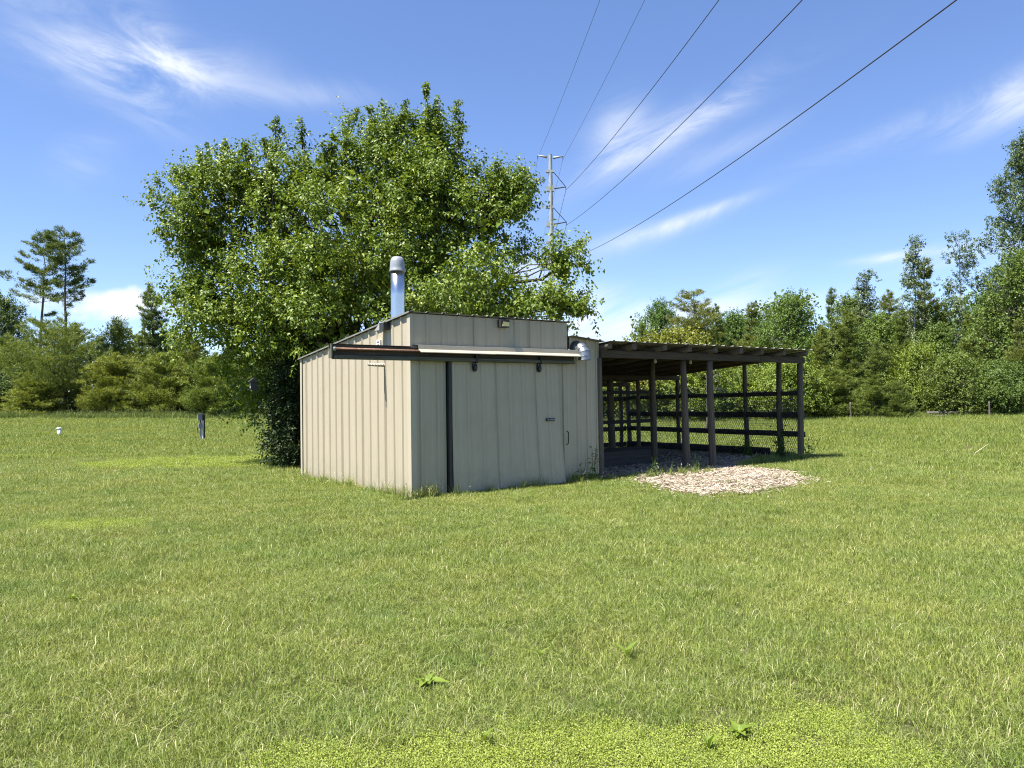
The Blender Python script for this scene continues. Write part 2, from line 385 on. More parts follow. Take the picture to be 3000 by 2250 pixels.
# ------------------------------------------------------------------ ground
def sstep(t): t = np.clip(t, 0, 1); return t * t * (3 - 2 * t)
def to_uv(x, y):
    dx, dy = np.asarray(x) - A0[0], np.asarray(y) - A0[1]
    return dx * UV[0] + dy * UV[1], dx * VV[0] + dy * VV[1]
def uvw(u, v, z=0.0): return A0 + UV * u + VV * v + np.array([0, 0, z])
def zg(x, y):
    x = np.asarray(x, float); y = np.asarray(y, float)
    r = np.hypot(x, y)
    far = sstep((r - 28) / 34) * (0.45 + 0.25 * sstep((-x) / 30))
    b = .022 * np.sin(.9 * x + 1.3) * np.cos(.7 * y + .4) + .012 * np.sin(2.1 * x + .7 * y) + .008 * np.sin(3.7 * y - 1.9 * x)
    u, v = to_uv(x, y)
    d = np.maximum(np.maximum(-.4 - u, u - 11.3), np.maximum(-.6 - v, v - 6.6))
    return far + b * sstep(d / 1.5)
def make_ground():
    rad = np.concatenate(([0.4], np.geomspace(0.8, 1200, 150))); na = 288
    ang = np.linspace(0, 2 * np.pi, na, endpoint=False)
    X = rad[:, None] * np.sin(ang)[None]; Y = rad[:, None] * np.cos(ang)[None]
    co = np.stack([X, Y, zg(X, Y)], -1).reshape(-1, 3)
    i, k = np.meshgrid(np.arange(len(rad) - 1), np.arange(na), indexing='ij'); k2 = (k + 1) % na
    q = np.stack([i * na + k, (i + 1) * na + k, (i + 1) * na + k2, i * na + k2], -1).reshape(-1, 4)[:, ::-1]
    co = np.vstack([co, [[0, 0, float(zg(0, 0))]]]); c = len(co) - 1
    tri = np.stack([np.full(na, c), np.arange(na), (np.arange(na) + 1) % na], -1)[:, ::-1]
    me = np_mesh('ground', co, np.concatenate([q.ravel(), tri.ravel()]), np.concatenate([np.full(len(q), 4), np.full(na, 3)]), True)
    o = part('ground', me, MAT['ground']); o['kind'] = 'structure'
make_ground()

def in_poly(x, y, poly):
    ins = np.zeros(np.shape(x), bool); n = len(poly)
    for i in range(n):
        x0, y0 = poly[i]; x1, y1 = poly[(i + 1) % n]
        c = ((y0 > y) != (y1 > y)) & (x < (x1 - x0) * (y - y0) / (y1 - y0 + 1e-12) + x0)
        ins ^= c
    return ins
PATCH = [tuple(gnd(px, py)[:2]) for px, py in ((1850, 1398), (1880, 1384), (1960, 1372), (2080, 1368), (2160, 1372), (2290, 1382), (2330, 1398), (2385, 1410), (2325, 1424), (2330, 1434), (2230, 1440), (2200, 1456), (2120, 1450), (2060, 1466), (1990, 1452), (1930, 1432))]
def jitter(x, y, s, f):
    return (s * (np.sin(f * x + 1.7 * np.sin(f * .63 * y)) + .5 * np.sin(2.3 * f * y + 2.1 * x)), s * (np.sin(f * y * 1.1 + 1.3 * np.sin(f * .7 * x)) + .5 * np.sin(2.7 * f * x + 1.3 * y)))
def mulch_mask(x, y):
    u, v = to_uv(x, y); jx, jy = jitter(x, y, .06, 4.0)
    bed = (u > 3.5) & (u < 10.9) & (v > -.42 + .12 * np.sin(3 * u)) & (v < 6.15) & ((v + jx > (u - 8.2) * .55 - .2) | (u < 8))
    bed &= ~((u < 4.9) & (v < -.05))
    return bed | in_poly(x + jx, y + jy, PATCH)

# ------------------------------------------------------------------ shed
T = .305                                                  # rib spacing of the siding
ZF, ZB, SW, SD = 3.038, 2.517, 3.36, 4.88
def roof_z(v): return ZF + (ZB - ZF) * v / SD
def rib_profile(s0, s1, ribs, rib_h=.025, minor=True):
    pts = {round(s0, 5): 0.0, round(s1, 5): 0.0}
    def put(s, o):
        if s0 < s < s1: pts[round(s, 5)] = o
    for r in ribs:
        for ds, o in ((-.034, 0), (-.016, rib_h), (.016, rib_h), (.034, 0)): put(r + ds, o)
        if minor:
            for fr in (1 / 3, 2 / 3):
                c = r + fr * T
                for ds, o in ((-.02, 0), (-.009, .0035), (.009, .0035), (.02, 0)): put(c + ds, o)
    return sorted(pts.items())
def sheet(prof, place, lo, hi, nz=1):                     # ribbed sheet: prof [(s, off)], place(s, off, z)
    m = MB(); n = len(prof)
    v = []
    for j in range(nz + 1):
        for s, o in prof:
            a, b = lo(s), hi(s); v.append(place(s, o, a + (b - a) * j / nz))
    f = [(j * n + i, j * n + i + 1, (j + 1) * n + i + 1, (j + 1) * n + i) for j in range(nz) for i in range(n - 1)]
    return m.add(v, f)
def screws(rows, place, name, parent, mat):
    m = MB()
    for s, z in rows:
        c = place(s, .0, z); c2 = place(s, .008, z)
        d = Vector(c2) - Vector(c)
        m.tube([c, c2], .008, 6)
    o = m.build(name, mat, parent); o['kind'] = 'stuff'; return o

shed = empty('metal_shed', A0, YAW, 'tan ribbed steel shed with sliding door, tall front and roof sloping to the back', 'shed')
front = lambda s, o, z: (s, -o, z)
left = lambda s, o, z: (-o, s, z)
rnd = random.Random(3)
# left wall: one sheet per three ribs
k = 0
while k < 16:
    s0, s1 = k * T, min((k + 3) * T, SD)
    ribs = [j * T for j in range(k, k + 4)]
    ribs = [r for r in ribs if r > .05]
    sheet(rib_profile(s0, s1, ribs), left, lambda s: -.05, lambda s: roof_z(s) - .012, 6).build('wall_panel', MAT['siding'], shed)
    k += 3
screws([(j * T + .05 + d, z + rnd.uniform(-.012, .012)) for j in range(16) for d in (0,) for z in (.28, .95, 1.62, 2.28)], left, 'screws', shed, MAT['trim'])
# front: fascia above the track, the strip left of the door, the strip right of it
for a, b in ((0, 4), (4, 8), (8, 11)):
    sheet(rib_profile(a * T, min(b * T, SW), [j * T for j in range(max(a, 1), b + 1) if j < 11]), front, lambda s: 2.44, lambda s: ZF - .012, 2).build('wall_panel', MAT['siding'], shed)
sheet(rib_profile(0, .66, [.18, .50]), front, lambda s: -.05, lambda s: 2.45, 3).build('wall_panel', MAT['siding'], shed)
sheet(rib_profile(3.0, 3.43, [3.25]), front, lambda s: -.05, lambda s: 2.45, 3).build('wall_panel', MAT['siding'], shed)
# closing walls that face away, floor-to-roof core behind the door
core = MB(); core.add([(3.40, .02, 0), (3.40, SD, 0), (0.02, SD, 0), (3.40, .02, ZF - .03), (3.40, SD, ZB - .03), (.02, SD, ZB - .03)], [(0, 1, 4, 3), (1, 2, 5, 4)])
core.build('back_wall', MAT['siding'], shed)
MB().add([(.62, .03, 0), (3.1, .03, 0), (3.1, .03, 2.45), (.62, .03, 2.45)], [(0, 1, 2, 3)]).build('door_shade_sheet', MAT['dark'], shed)  # flat black sheet: the dark interior behind the door is painted on
# corner trims
def trim(name, pts, z0, z1f, mat=MAT['trim']):
    m = MB(); n = len(pts)
    m.add([(x, y, z0) for x, y in pts] + [(x, y, z1f(y)) for x, y in pts], [(i, i + 1, n + i + 1, n + i) for i in range(n - 1)])
    return m.build(name, mat, shed)
trim('corner_trim', [(-.021, .10), (-.026, .098), (-.027, -.027), (.082, -.027), (.084, -.016), (.092, -.016)], -.05, lambda y: 2.43)
trim('corner_trim', [(-.021, .085), (-.026, .083), (-.027, -.027), (.02, -.027)], 2.44, lambda y: ZF - .02)
trim('corner_trim', [(-.024, 4.80), (-.026, 4.89), (.05, 4.9)], -.05, lambda y: ZB - .012)
# roof: ribs run front to back
def slope_sheet(u0, u1, v0, v1, zf, ribs, name, mat, parent, rib=.02, thick=.006, minor=True):
    pr = rib_profile(u0, u1, ribs, rib, minor)
    m = MB(); n = len(pr)
    vs = [(s, v, zf(v) + o + dz) for dz in (0, thick) for v in (v0, v1) for s, o in pr]
    m.add(vs, [(i, n + i, n + i + 1, i + 1) for i in range(n - 1)] + [(2 * n + i, 2 * n + i + 1, 3 * n + i + 1, 3 * n + i) for i in range(n - 1)]
          + [(i, i + 1, 2 * n + i + 1, 2 * n + i) for i in range(n - 1)] + [(n + i, 3 * n + i, 3 * n + i + 1, n + i + 1) for i in range(n - 1)]
          + [(0, 2 * n, 3 * n, n), (n - 1, 2 * n - 1, 4 * n - 1, 3 * n - 1)])
    return m.build(name, mat, parent)
for a, b in ((-.055, 3 * T), (3 * T, 6 * T), (6 * T, 9 * T), (9 * T, SW + .06)):
    slope_sheet(a, b, -.055, SD + .06, roof_z, [j * T for j in range(12) if a - .03 < j * T <= b], 'roof_sheet', MAT['roof'], shed)
edge = MB().add([(-.062, -.06, roof_z(-.06) + .016), (-.062, SD + .06, roof_z(SD + .06) + .016), (-.062, SD + .06, roof_z(SD + .06) - .012), (-.062, -.06, roof_z(-.06) - .012), (-.02, -.06, roof_z(-.06) + .018), (-.02, SD + .06, roof_z(SD + .06) + .018)], [(0, 1, 2, 3), (0, 4, 5, 1)])
edge.build('roof_edge_trim', MAT['roof'], shed)
# loose flap of flashing hanging at the roof edge
MB().add([(-.066, .78, roof_z(.78) + .02), (-.066, 1.0, roof_z(1.0) + .02), (-.15, 1.03, roof_z(1.0) - .12), (-.15, .86, roof_z(.86) - .135), (-.069, .78, roof_z(.78) + .017), (-.069, 1.0, roof_z(1.0) + .017)], [(0, 1, 2, 3)]).build('flashing_flap', MAT['roof'], shed)
MB().box((-.14, .70, roof_z(.8) - .14), (-.02, .86, roof_z(.8) - .02)).build('soffit_block', MAT['plastic'], shed)
# small louvred vent cover
vent = MB().box((-.035, 1.06, 2.50), (.0, 1.20, 2.66)).build('vent_cover', MAT['pvc'], shed)
MB().box((-.037, 1.08, 2.52), (-.0345, 1.18, 2.64)).build('vent_recess', m_plain('purple_grey', (.12, .09, .14), .6), vent)
for j in range(2): MB().box((-.043, 1.08, 2.545 + j * .04), (-.034, 1.18, 2.565 + j * .04)).build('louvre', MAT['pvc'], vent)
# twisted iron plant hook with a ring at its tip
hk = MB(); seg = 44; wv = .028
vs = []
for i in range(seg + 1):
    t = i / seg; a = t * 5.2 * math.pi; x = -.02 - t * .30
    w = wv * (1.0 - .35 * t)
    for sx, sy in ((-1, -1), (1, -1), (1, 1), (-1, 1)):
        py, pz = sx * w, sy * w * .8
        vs.append((x, .93 + py * math.cos(a) - pz * math.sin(a), 2.215 + py * math.sin(a) + pz * math.cos(a)))
hk.add(vs, [(i * 4 + q, i * 4 + (q + 1) % 4, (i + 1) * 4 + (q + 1) % 4, (i + 1) * 4 + q) for i in range(seg) for q in range(4)])
ringc = (-.345, .93, 2.215)
hk.tube([(ringc[0] + .022 * math.cos(a), ringc[1] + .022 * math.sin(a), ringc[2]) for a in np.linspace(0, 2 * math.pi, 15)], .006, 6)
hook = hk.build('plant_hook', m_plain('pale_painted_iron', (.40, .37, .31), .5, .2), None)
hook.matrix_world = Matrix.Translation(Vector(A0)) @ Matrix.Rotation(YAW, 4, 'Z')
tag(hook, 'twisted iron plant hook sticking out of the sunlit side wall, just below the track beam', 'hook')
# header with door track
hx0, hx1 = -1.42, 3.44
bar('track_beam', (hx0, -.075, 2.385), (hx1, -.075, 2.385), .05, .16, MAT['timber'], shed)
bar('track_board', (hx0 + .02, -.10, 2.272), (hx1 - .02, -.10, 2.272), .11, .062, MAT['header'], shed)
MB().tube([(hx0 + .01, -.135, 2.395), (hx1 - .1, -.135, 2.395)], .024, 12).build('track_pipe', MAT['rust'], shed, True)
MB().tube([(hx0 + .005, -.135, 2.395), (hx0 + .05, -.135, 2.395)], .034, 12).build('pipe_collar', MAT['greybox'], shed, True)
MB().box((hx0 - .025, -.155, 2.255), (hx0 - .003, -.04, 2.475)).build('end_plate', MAT['header'], shed)
MB().box((hx0 - .06, -.11, 2.468), (hx1 - 3.5, -.045, 2.476)).build('cap_strip', MAT['timber'], shed)
fl = MB(); prof = [(-.015, 2.512), (-.162, 2.498), (-.170, 2.428), (-.245, 2.382), (-.247, 2.370)]
n5 = len(prof)
for a, b in ((.045, 1.55), (1.53, 3.50)):
    e = .003 if a > 1 else 0.0
    m_ = MB().add([(a, y - e, z + e) for y, z in prof] + [(b, y - e, z + e) for y, z in prof], [(i, i + 1, n5 + i + 1, n5 + i) for i in range(n5 - 1)])
    m_.build('track_flashing', MAT['trim'], shed)
# sliding door: hangs a little askew, its foot kicked out on the right
door = empty('sliding_door', (0, 0, 0)); door.parent = shed
DU0, DU1, DZ0, DZ1 = .745, 3.09, .02, 2.262
def door_place(s, o, z):
    t = 1 - (z - DZ0) / (DZ1 - DZ0); q = (s - DU0) / (DU1 - DU0)
    return (s + .045 * t * q, -.055 - o - (.03 + .075 * q) * t * t, z)
dr = [DU0 + .03 + j * .291 for j in range(9)]
for a, b in ((DU0, dr[3]), (dr[3], dr[6]), (dr[6], DU1)):
    sheet(rib_profile(a, b, [r for r in dr if a - .02 <= r <= b + .02 and r > DU0], .017), door_place, lambda s: DZ0, lambda s: DZ1, 8).build('door_panel', MAT['siding'], door)
screws([(r + .06, z) for r in dr[:-1] for z in (.30, 1.22, 2.2)], door_place, 'screws', door, MAT['siding'])
MB().box((DU0 - .065, -.07, 0.0), (DU0 - .012, -.0, DZ1)).build('door_edge', MAT['plastic'], door)
for s in (1.19, 2.60):
    hg = MB(); y0 = -.085
    ov = [(s + .05 * math.cos(a), 2.15 + (.07 if math.sin(a) > 0 else .075) * math.sin(a)) for a in np.linspace(0, 2 * math.pi, 20, endpoint=False)]
    ov = [(x, z if z < 2.15 else 2.15 + (z - 2.15) * 1.6) for x, z in ov]
    hg.prism([(x, z) for x, z in ov][::-1], 1, y0 - .018, y0)
    h = hg.build('door_hanger', MAT['black'], door)
    MB().tube([(s, y0 - .045, 2.135), (s, y0 - .015, 2.135)], .032, 14).build('hanger_boss', MAT['plastic'], h)
    for dx in (-.028, .028): MB().tube([(s + dx, y0 - .032, 2.215), (s + dx, y0 - .015, 2.215)], .011, 8).build('hanger_bolt', MAT['galv'], h)
    MB().box((s - .02, -.16, 2.22), (s + .02, -.11, 2.36)).build('hanger_strap', MAT['black'], h)
cz = 1.205; cx_ = 2.83
pl_ = door_place(cx_, 0, cz)
latch = MB().box((pl_[0] - .10, pl_[1] - .032, cz - .027), (pl_[0] + .10, pl_[1] + .02, cz + .027)).build('latch_plate', MAT['plastic'], door)
MB().box((pl_[0] - .035, pl_[1] - .046, cz - .012), (pl_[0] + .09, pl_[1] - .033, cz + .012)).build('latch_bar', MAT['greybox'], latch)
MB().tube([(pl_[0] - .07, pl_[1] - .045, cz), (pl_[0] - .07, pl_[1] - .03, cz)], .016, 10).build('latch_knob', MAT['galv'], latch)
pu = MB().tube([(3.30, -.01, .72), (3.30, -.06, .74), (3.305, -.065, .82), (3.315, -.06, .95), (3.315, -.01, .97)], .009, 8).build('pull_handle', MAT['black'], shed, True)
# floodlight on the fascia
fl_ = MB().box((1.74, -.11, 2.865), (1.925, -.02, 3.01)).build('floodlight_housing', MAT['plastic'], None)
fl_.matrix_world = Matrix.Translation(Vector(A0)) @ Matrix.Rotation(YAW, 4, 'Z')
fl_.name = 'floodlight'; tag(fl_, 'small black floodlight with yellowed lens high on the shed front', 'floodlight')
MB().add([(1.775, -.113, 2.885), (1.915, -.113, 2.885), (1.915, -.113, 2.96), (1.785, -.113, 2.97), (1.775, -.122, 2.885), (1.915, -.122, 2.885), (1.915, -.122, 2.96), (1.785, -.122, 2.97)],
         [(4, 5, 6, 7), (0, 1, 5, 4), (1, 2, 6, 5), (2, 3, 7, 6), (3, 0, 4, 7)]).build('lens', MAT['lens'], fl_)
MB().box((1.75, -.15, 2.975), (1.92, -.113, 2.985)).build('hood', MAT['plastic'], fl_)
# filler wall between shed and lean-to
fz = lambda s: 2.77 - (s - 3.36) * .095
sheet(rib_profile(3.44, 4.20, [3.62, 3.87, 4.12], .017), lambda s, o, z: (s, .03 - o, z), lambda s: .13 - (s - 3.44) * .02, fz, 3).build('wall_panel', MAT['siding'], shed)
screws([(r + .05, z) for r in (3.62, 3.87, 4.08) for z in (.22, .95, 1.65, 2.32)], lambda s, o, z: (s, .03 - o, z), 'screws', shed, MAT['trim'])
rs = MB()
pr = rib_profile(3.39, 4.24, [3.5, 3.8, 4.1], .018, False); nn = len(pr)
rs.add([(s, v, fz(s) + .012 + o - .08 * (v + .12) + dz) for dz in (0, .006) for v in (-.12, 4.6) for s, o in pr],
       [(i, i + 1, nn + i + 1, nn + i) for i in range(nn - 1)] + [(2 * nn + i, 2 * nn + i + 1, 3 * nn + i + 1, 3 * nn + i) for i in range(nn - 1)] + [(i, i + 1, 2 * nn + i + 1, 2 * nn + i) for i in range(nn - 1)])
rs.build('roof_sheet', MAT['roof'], shed)
# chimney
ch = empty('chimney', uvw(.22, .86, roof_z(.86)), YAW, 'bright stainless flue pipe with grey domed cap rising through the shed roof', 'chimney')
MB().lathe([(.123, -.35), (.123, .1), (.123, .5), (.123, .92)], 40).build('flue_pipe', MAT['chrome'], ch, True)
MB().lathe([(.10, .905), (.142, .905), (.146, .915), (.133, .935), (.130, .99), (.122, 1.08), (.108, 1.135), (.08, 1.163), (.03, 1.172)], 40).build('cap', MAT['cap'], ch, True)
# elbow duct
duct = empty('elbow_duct', uvw(3.60, .03, 2.55), YAW, 'galvanised sheet-metal elbow duct bending down from the wall beside the door track', 'duct')
R_ = .115
def ring(c, ax, n=24, r=R_):
    ax = Vector(ax).normalized(); a = Vector((1, 0, 0)); b = ax.cross(a).normalized()
    return [tuple(Vector(c) + (a * math.cos(2 * math.pi * k / n) + b * math.sin(2 * math.pi * k / n)) * r) for k in range(n)]
st = [((0, 0, 0), 0), ((0, -.075, 0), 0)]
bend = .155
ang = [0, 30, 60, 90]
secs = []
cen = [(0, .0, 0), (0, -.09, -.0)]
for a in (0, 22, 45, 68, 90):
    secs.append(((0, -.09 - bend * math.sin(math.radians(a)), -bend * (1 - math.cos(math.radians(a)))), a))
secs = [((0, 0, 0), 0)] + secs + [((0, -.09 - bend, -bend - .075), 90)]
for i in range(len(secs) - 1):
    m_ = MB(); n = 24
    def axv(a): return (0, -math.cos(math.radians(a)), -math.sin(math.radians(a)))
    e = .0025 * (i % 2)
    v0 = ring(secs[i][0], axv(secs[i][1]), n, R_ - e); v1 = ring(secs[i + 1][0], axv(secs[i + 1][1]), n, R_ + .001 + e)
    m_.add(v0 + v1, [(k, (k + 1) % n, n + (k + 1) % n, n + k) for k in range(n)])
    m_.tube([Vector(p) for p in ring(secs[i + 1][0], axv(secs[i + 1][1]), n, R_ + .003)] + [Vector(ring(secs[i + 1][0], axv(secs[i + 1][1]), n, R_ + .003)[0])], .004, 5, False)
    m_.build('duct_gore', MAT['galv'], duct, True)
m_ = MB(); c_, a_ = secs[-1]; m_.add(ring((c_[0], c_[1], c_[2] + .05), (0, 0, -1), 24, R_ - .004), [tuple(range(24))]); m_.build('duct_shade_disc', MAT['dark'], duct)  # black disc across the outlet, painting the shade inside the duct
MB().prism([(.15 * math.cos(a), .15 * math.sin(a)) for a in np.linspace(0, 2 * math.pi, 24, endpoint=False)], 1, .0, -.02).build('wall_collar', MAT['plastic'], duct)

# ------------------------------------------------------------------ lean-to pen
LU = 4.20
lean = empty('lean_to', uvw(LU, 0), YAW, 'open timber lean-to pen with log posts, metal roof and chain-link sides beside the shed', 'lean-to')
def LP(u, v, z): return (u - LU, v, z)
def rz(v): return 2.668 - .08 * v
# front beam in lapped lengths
bar('front_beam', LP(4.19, .0, 2.46), LP(7.62, .0, 2.462), .10, .15, MAT['timber'], lean)
bar('front_beam', LP(7.625, .003, 2.462), LP(9.25, .003, 2.46), .096, .145, MAT['timber'], lean)
bar('front_beam', LP(9.255, .0, 2.46), LP(11.03, .0, 2.458), .10, .15, MAT['timber'], lean)
for i, u in enumerate((4.28, 4.92, 5.78, 6.60, 7.42, 8.27, 9.10, 9.93, 10.78)):
    log('rafter', LP(u, -.20 - .03 * (i % 3), rz(-.2) - .075), LP(u + .02, 6.35, rz(6.35) - .07), .062 + .006 * (i % 2), .058, MAT['log'], lean, 40 + i, .01)
for i in range(8):
    a = 4.2 + i * .845; b = a + .845 if i < 7 else 11.02
    slope_sheet(a - LU, b - LU, -.30 + .01 * (i % 2), 6.5, lambda v: rz(v), [j * T + .1 - LU + 4.2 for j in range(24) if a - .02 < j * T + .1 + 4.2 <= b], 'roof_sheet', MAT['roof'], lean, .02, .004, False)
for v in (.9, 2.1, 3.3, 4.6, 5.7):
    bar('purlin', LP(4.2, v, rz(v) - .0225), LP(10.98, v, rz(v) - .0225), .085, .036, MAT['timber'], lean)
bar('tie_beam', LP(4.2, 4.10, 2.14), LP(11.08, 4.10, 2.14), .09, .125, MAT['timber'], lean)
bar('back_beam', LP(4.2, 6.12, 1.985), LP(11.08, 6.12, 1.985), .09, .12, MAT['timber'], lean)
posts = [ # u, v, lean du, top z, r bottom, r top, weathered?
    (4.23, .06, -.03, 2.38, .066, .058, 'log'), (7.24, 1.44, -.05, 2.44, .068, .058, 'log'), (6.87, .16, -.09, 2.45, .085, .062, 'log'), (7.58, .02, -.07, 2.385, .085, .072, 'log'),
    (10.93, .05, -.02, 2.38, .075, .070, 'log'), (11.02, .66, -.02, 2.47, .082, .066, 'log'), (11.08, 1.74, -.05, 2.50, .066, .055, 'log'), (11.08, 4.12, -.06, 2.08, .055, .06, 'log'),
    (11.06, 6.12, 0, 1.93, .075, .07, 'log'), (10.76, 6.2, .0, 1.93, .06, .06, 'log'), (8.40, 4.10, -.06, 2.08, .10, .09, 'log'), (9.42, 4.12, 0, 2.08, .06, .055, 'log'), (9.98, 4.10, -.06, 2.08, .065, .05, 'log'),
    (6.2, 6.12, 0, 1.93, .07, .065, 'log'), (8.6, 6.12, 0, 1.93, .07, .065, 'log')]
for i, (u, v, du, zt, r0, r1, mt) in enumerate(posts):
    log('post', LP(u, v, -.25), LP(u + du, v + .01 * (i % 3 - 1), zt), r0, r1, MAT[mt], lean, 70 + i, .012)
RU = 11.0
for zf_, zb_, h in ((1.645, 1.575, .115), (1.10, 1.08, .14), (.62, .635, .14), (.15, .14, .19)):
    v0 = -.02 if zf_ > .3 else 1.0
    bar('fence_board', LP(RU + .02, v0, zf_), LP(RU + .04, 3.1, (zf_ + zb_) / 2), .035, h, MAT['rail'], lean)
    bar('fence_board', LP(RU + .04, 3.11, (zf_ + zb_) / 2 + .003), LP(RU + .02, 6.2, zb_), .035, h, MAT['rail'], lean)
for z in (1.73, .93):
    bar('partition_rail', LP(4.3, 4.03, z), LP(10.0, 4.03, z), .045, .10, MAT['rail'], lean)
for z in (1.55, .62, .14):
    bar('fence_board', LP(4.3, 6.22, z), LP(11.0, 6.22, z), .035, .14, MAT['rail'], lean)
for j in range(2): bar('kickboard', LP(4.3, 1.50, .10 + j * .19), LP(7.2, 1.50, .10 + j * .19), .04, .18, MAT['rail'], lean)
bar('kickboard', LP(4.3, 4.01, .13), LP(9.9, 4.01, .13), .04, .2, MAT['rail'], lean)
def chain_link(p0, p1, z0, z1f, name):
    p0, p1 = np.array(p0, float), np.array(p1, float); Ln = np.linalg.norm(p1 - p0); d = (p1 - p0) / Ln
    nrm = np.array([-d[1], d[0], 0]); w = .062; cols = int(Ln / w); m = MB(); r = .0052
    rr = random.Random(5)
    V = []; F = []
    for c in range(cols):
        s = c * w; zt = z1f(s); nseg = int((zt - z0) / w); 
        off = (c % 1) * 0
        base = len(V)
        for k in range(nseg + 1):
            x = s + (w * .52 if (k + 0) % 2 else -w * .02); z = z0 + k * w * .98
            sag = .012 * math.sin(s * 2.1 + z * 1.3)
            ctr = p0 + d * x + nrm * (sag + (.004 if k % 2 else -.004)) + np.array([0, 0, z])
            for q in range(3):
                a = q * 2.0944
                V.append(tuple(ctr + d * r * math.cos(a) + nrm * r * math.sin(a)))
        F += [(base + k * 3 + q, base + k * 3 + (q + 1) % 3, base + (k + 1) * 3 + (q + 1) % 3, base + (k + 1) * 3 + q) for k in range(nseg) for q in range(3)]
        # the mirrored zigzag that hooks into it
        base = len(V)
        for k in range(nseg + 1):
            x = s + w * .5 + (-w * .02 if (k + 0) % 2 else w * .52); z = z0 + k * w * .98
            sag = .012 * math.sin(s * 2.1 + z * 1.3)
            ctr = p0 + d * x + nrm * (sag + (-.004 if k % 2 else .004)) + np.array([0, 0, z])
            for q in range(3):
                a = q * 2.0944
                V.append(tuple(ctr + d * r * math.cos(a) + nrm * r * math.sin(a)))
        F += [(base + k * 3 + q, base + k * 3 + (q + 1) % 3, base + (k + 1) * 3 + (q + 1) % 3, base + (k + 1) * 3 + q) for k in range(nseg) for q in range(3)]
    o = m.add(V, F).build(name, MAT['link'], lean); o['kind'] = 'stuff'
    return o
chain_link(LP(10.97, .02, 0), LP(10.97, 6.1, 0), .05, lambda s: 1.80 if s < 1.5 else min(1.95, 1.80 + (s - 1.5) * .12), 'chain_link')
chain_link(LP(4.6, 6.05, 0), LP(10.97, 6.05, 0), .05, lambda s: 1.95, 'chain_link')
# two bare bulbs under the roof
for (u, v, lab, hasb) in ((6.55, .75, 'bare light bulb in porcelain holder under the lean-to roof, left one', True), (7.72, .75, 'porcelain lamp holder under the lean-to roof beside the middle post, right one', True)):
    zt = rz(v) - .05 if hasb else rz(v)
    b = empty('light_bulb', uvw(u, v, zt - .17), YAW, lab, 'light bulb')
    MB().lathe([(.062, .17), (.062, .158), (.035, .145), (.026, .10), (.024, .07)], 20).build('holder', MAT['porcelain'], b, True)
    MB().lathe([(.005, -.045), (.024, -.038), (.034, -.01), (.033, .012), (.022, .045), (.016, .07)], 18).build('bulb', MAT['porcelain'], b, True)
    MB().box((-.06, -.06, .17), (.06, .06, .22)).build('mounting_box', MAT['timber'], b)

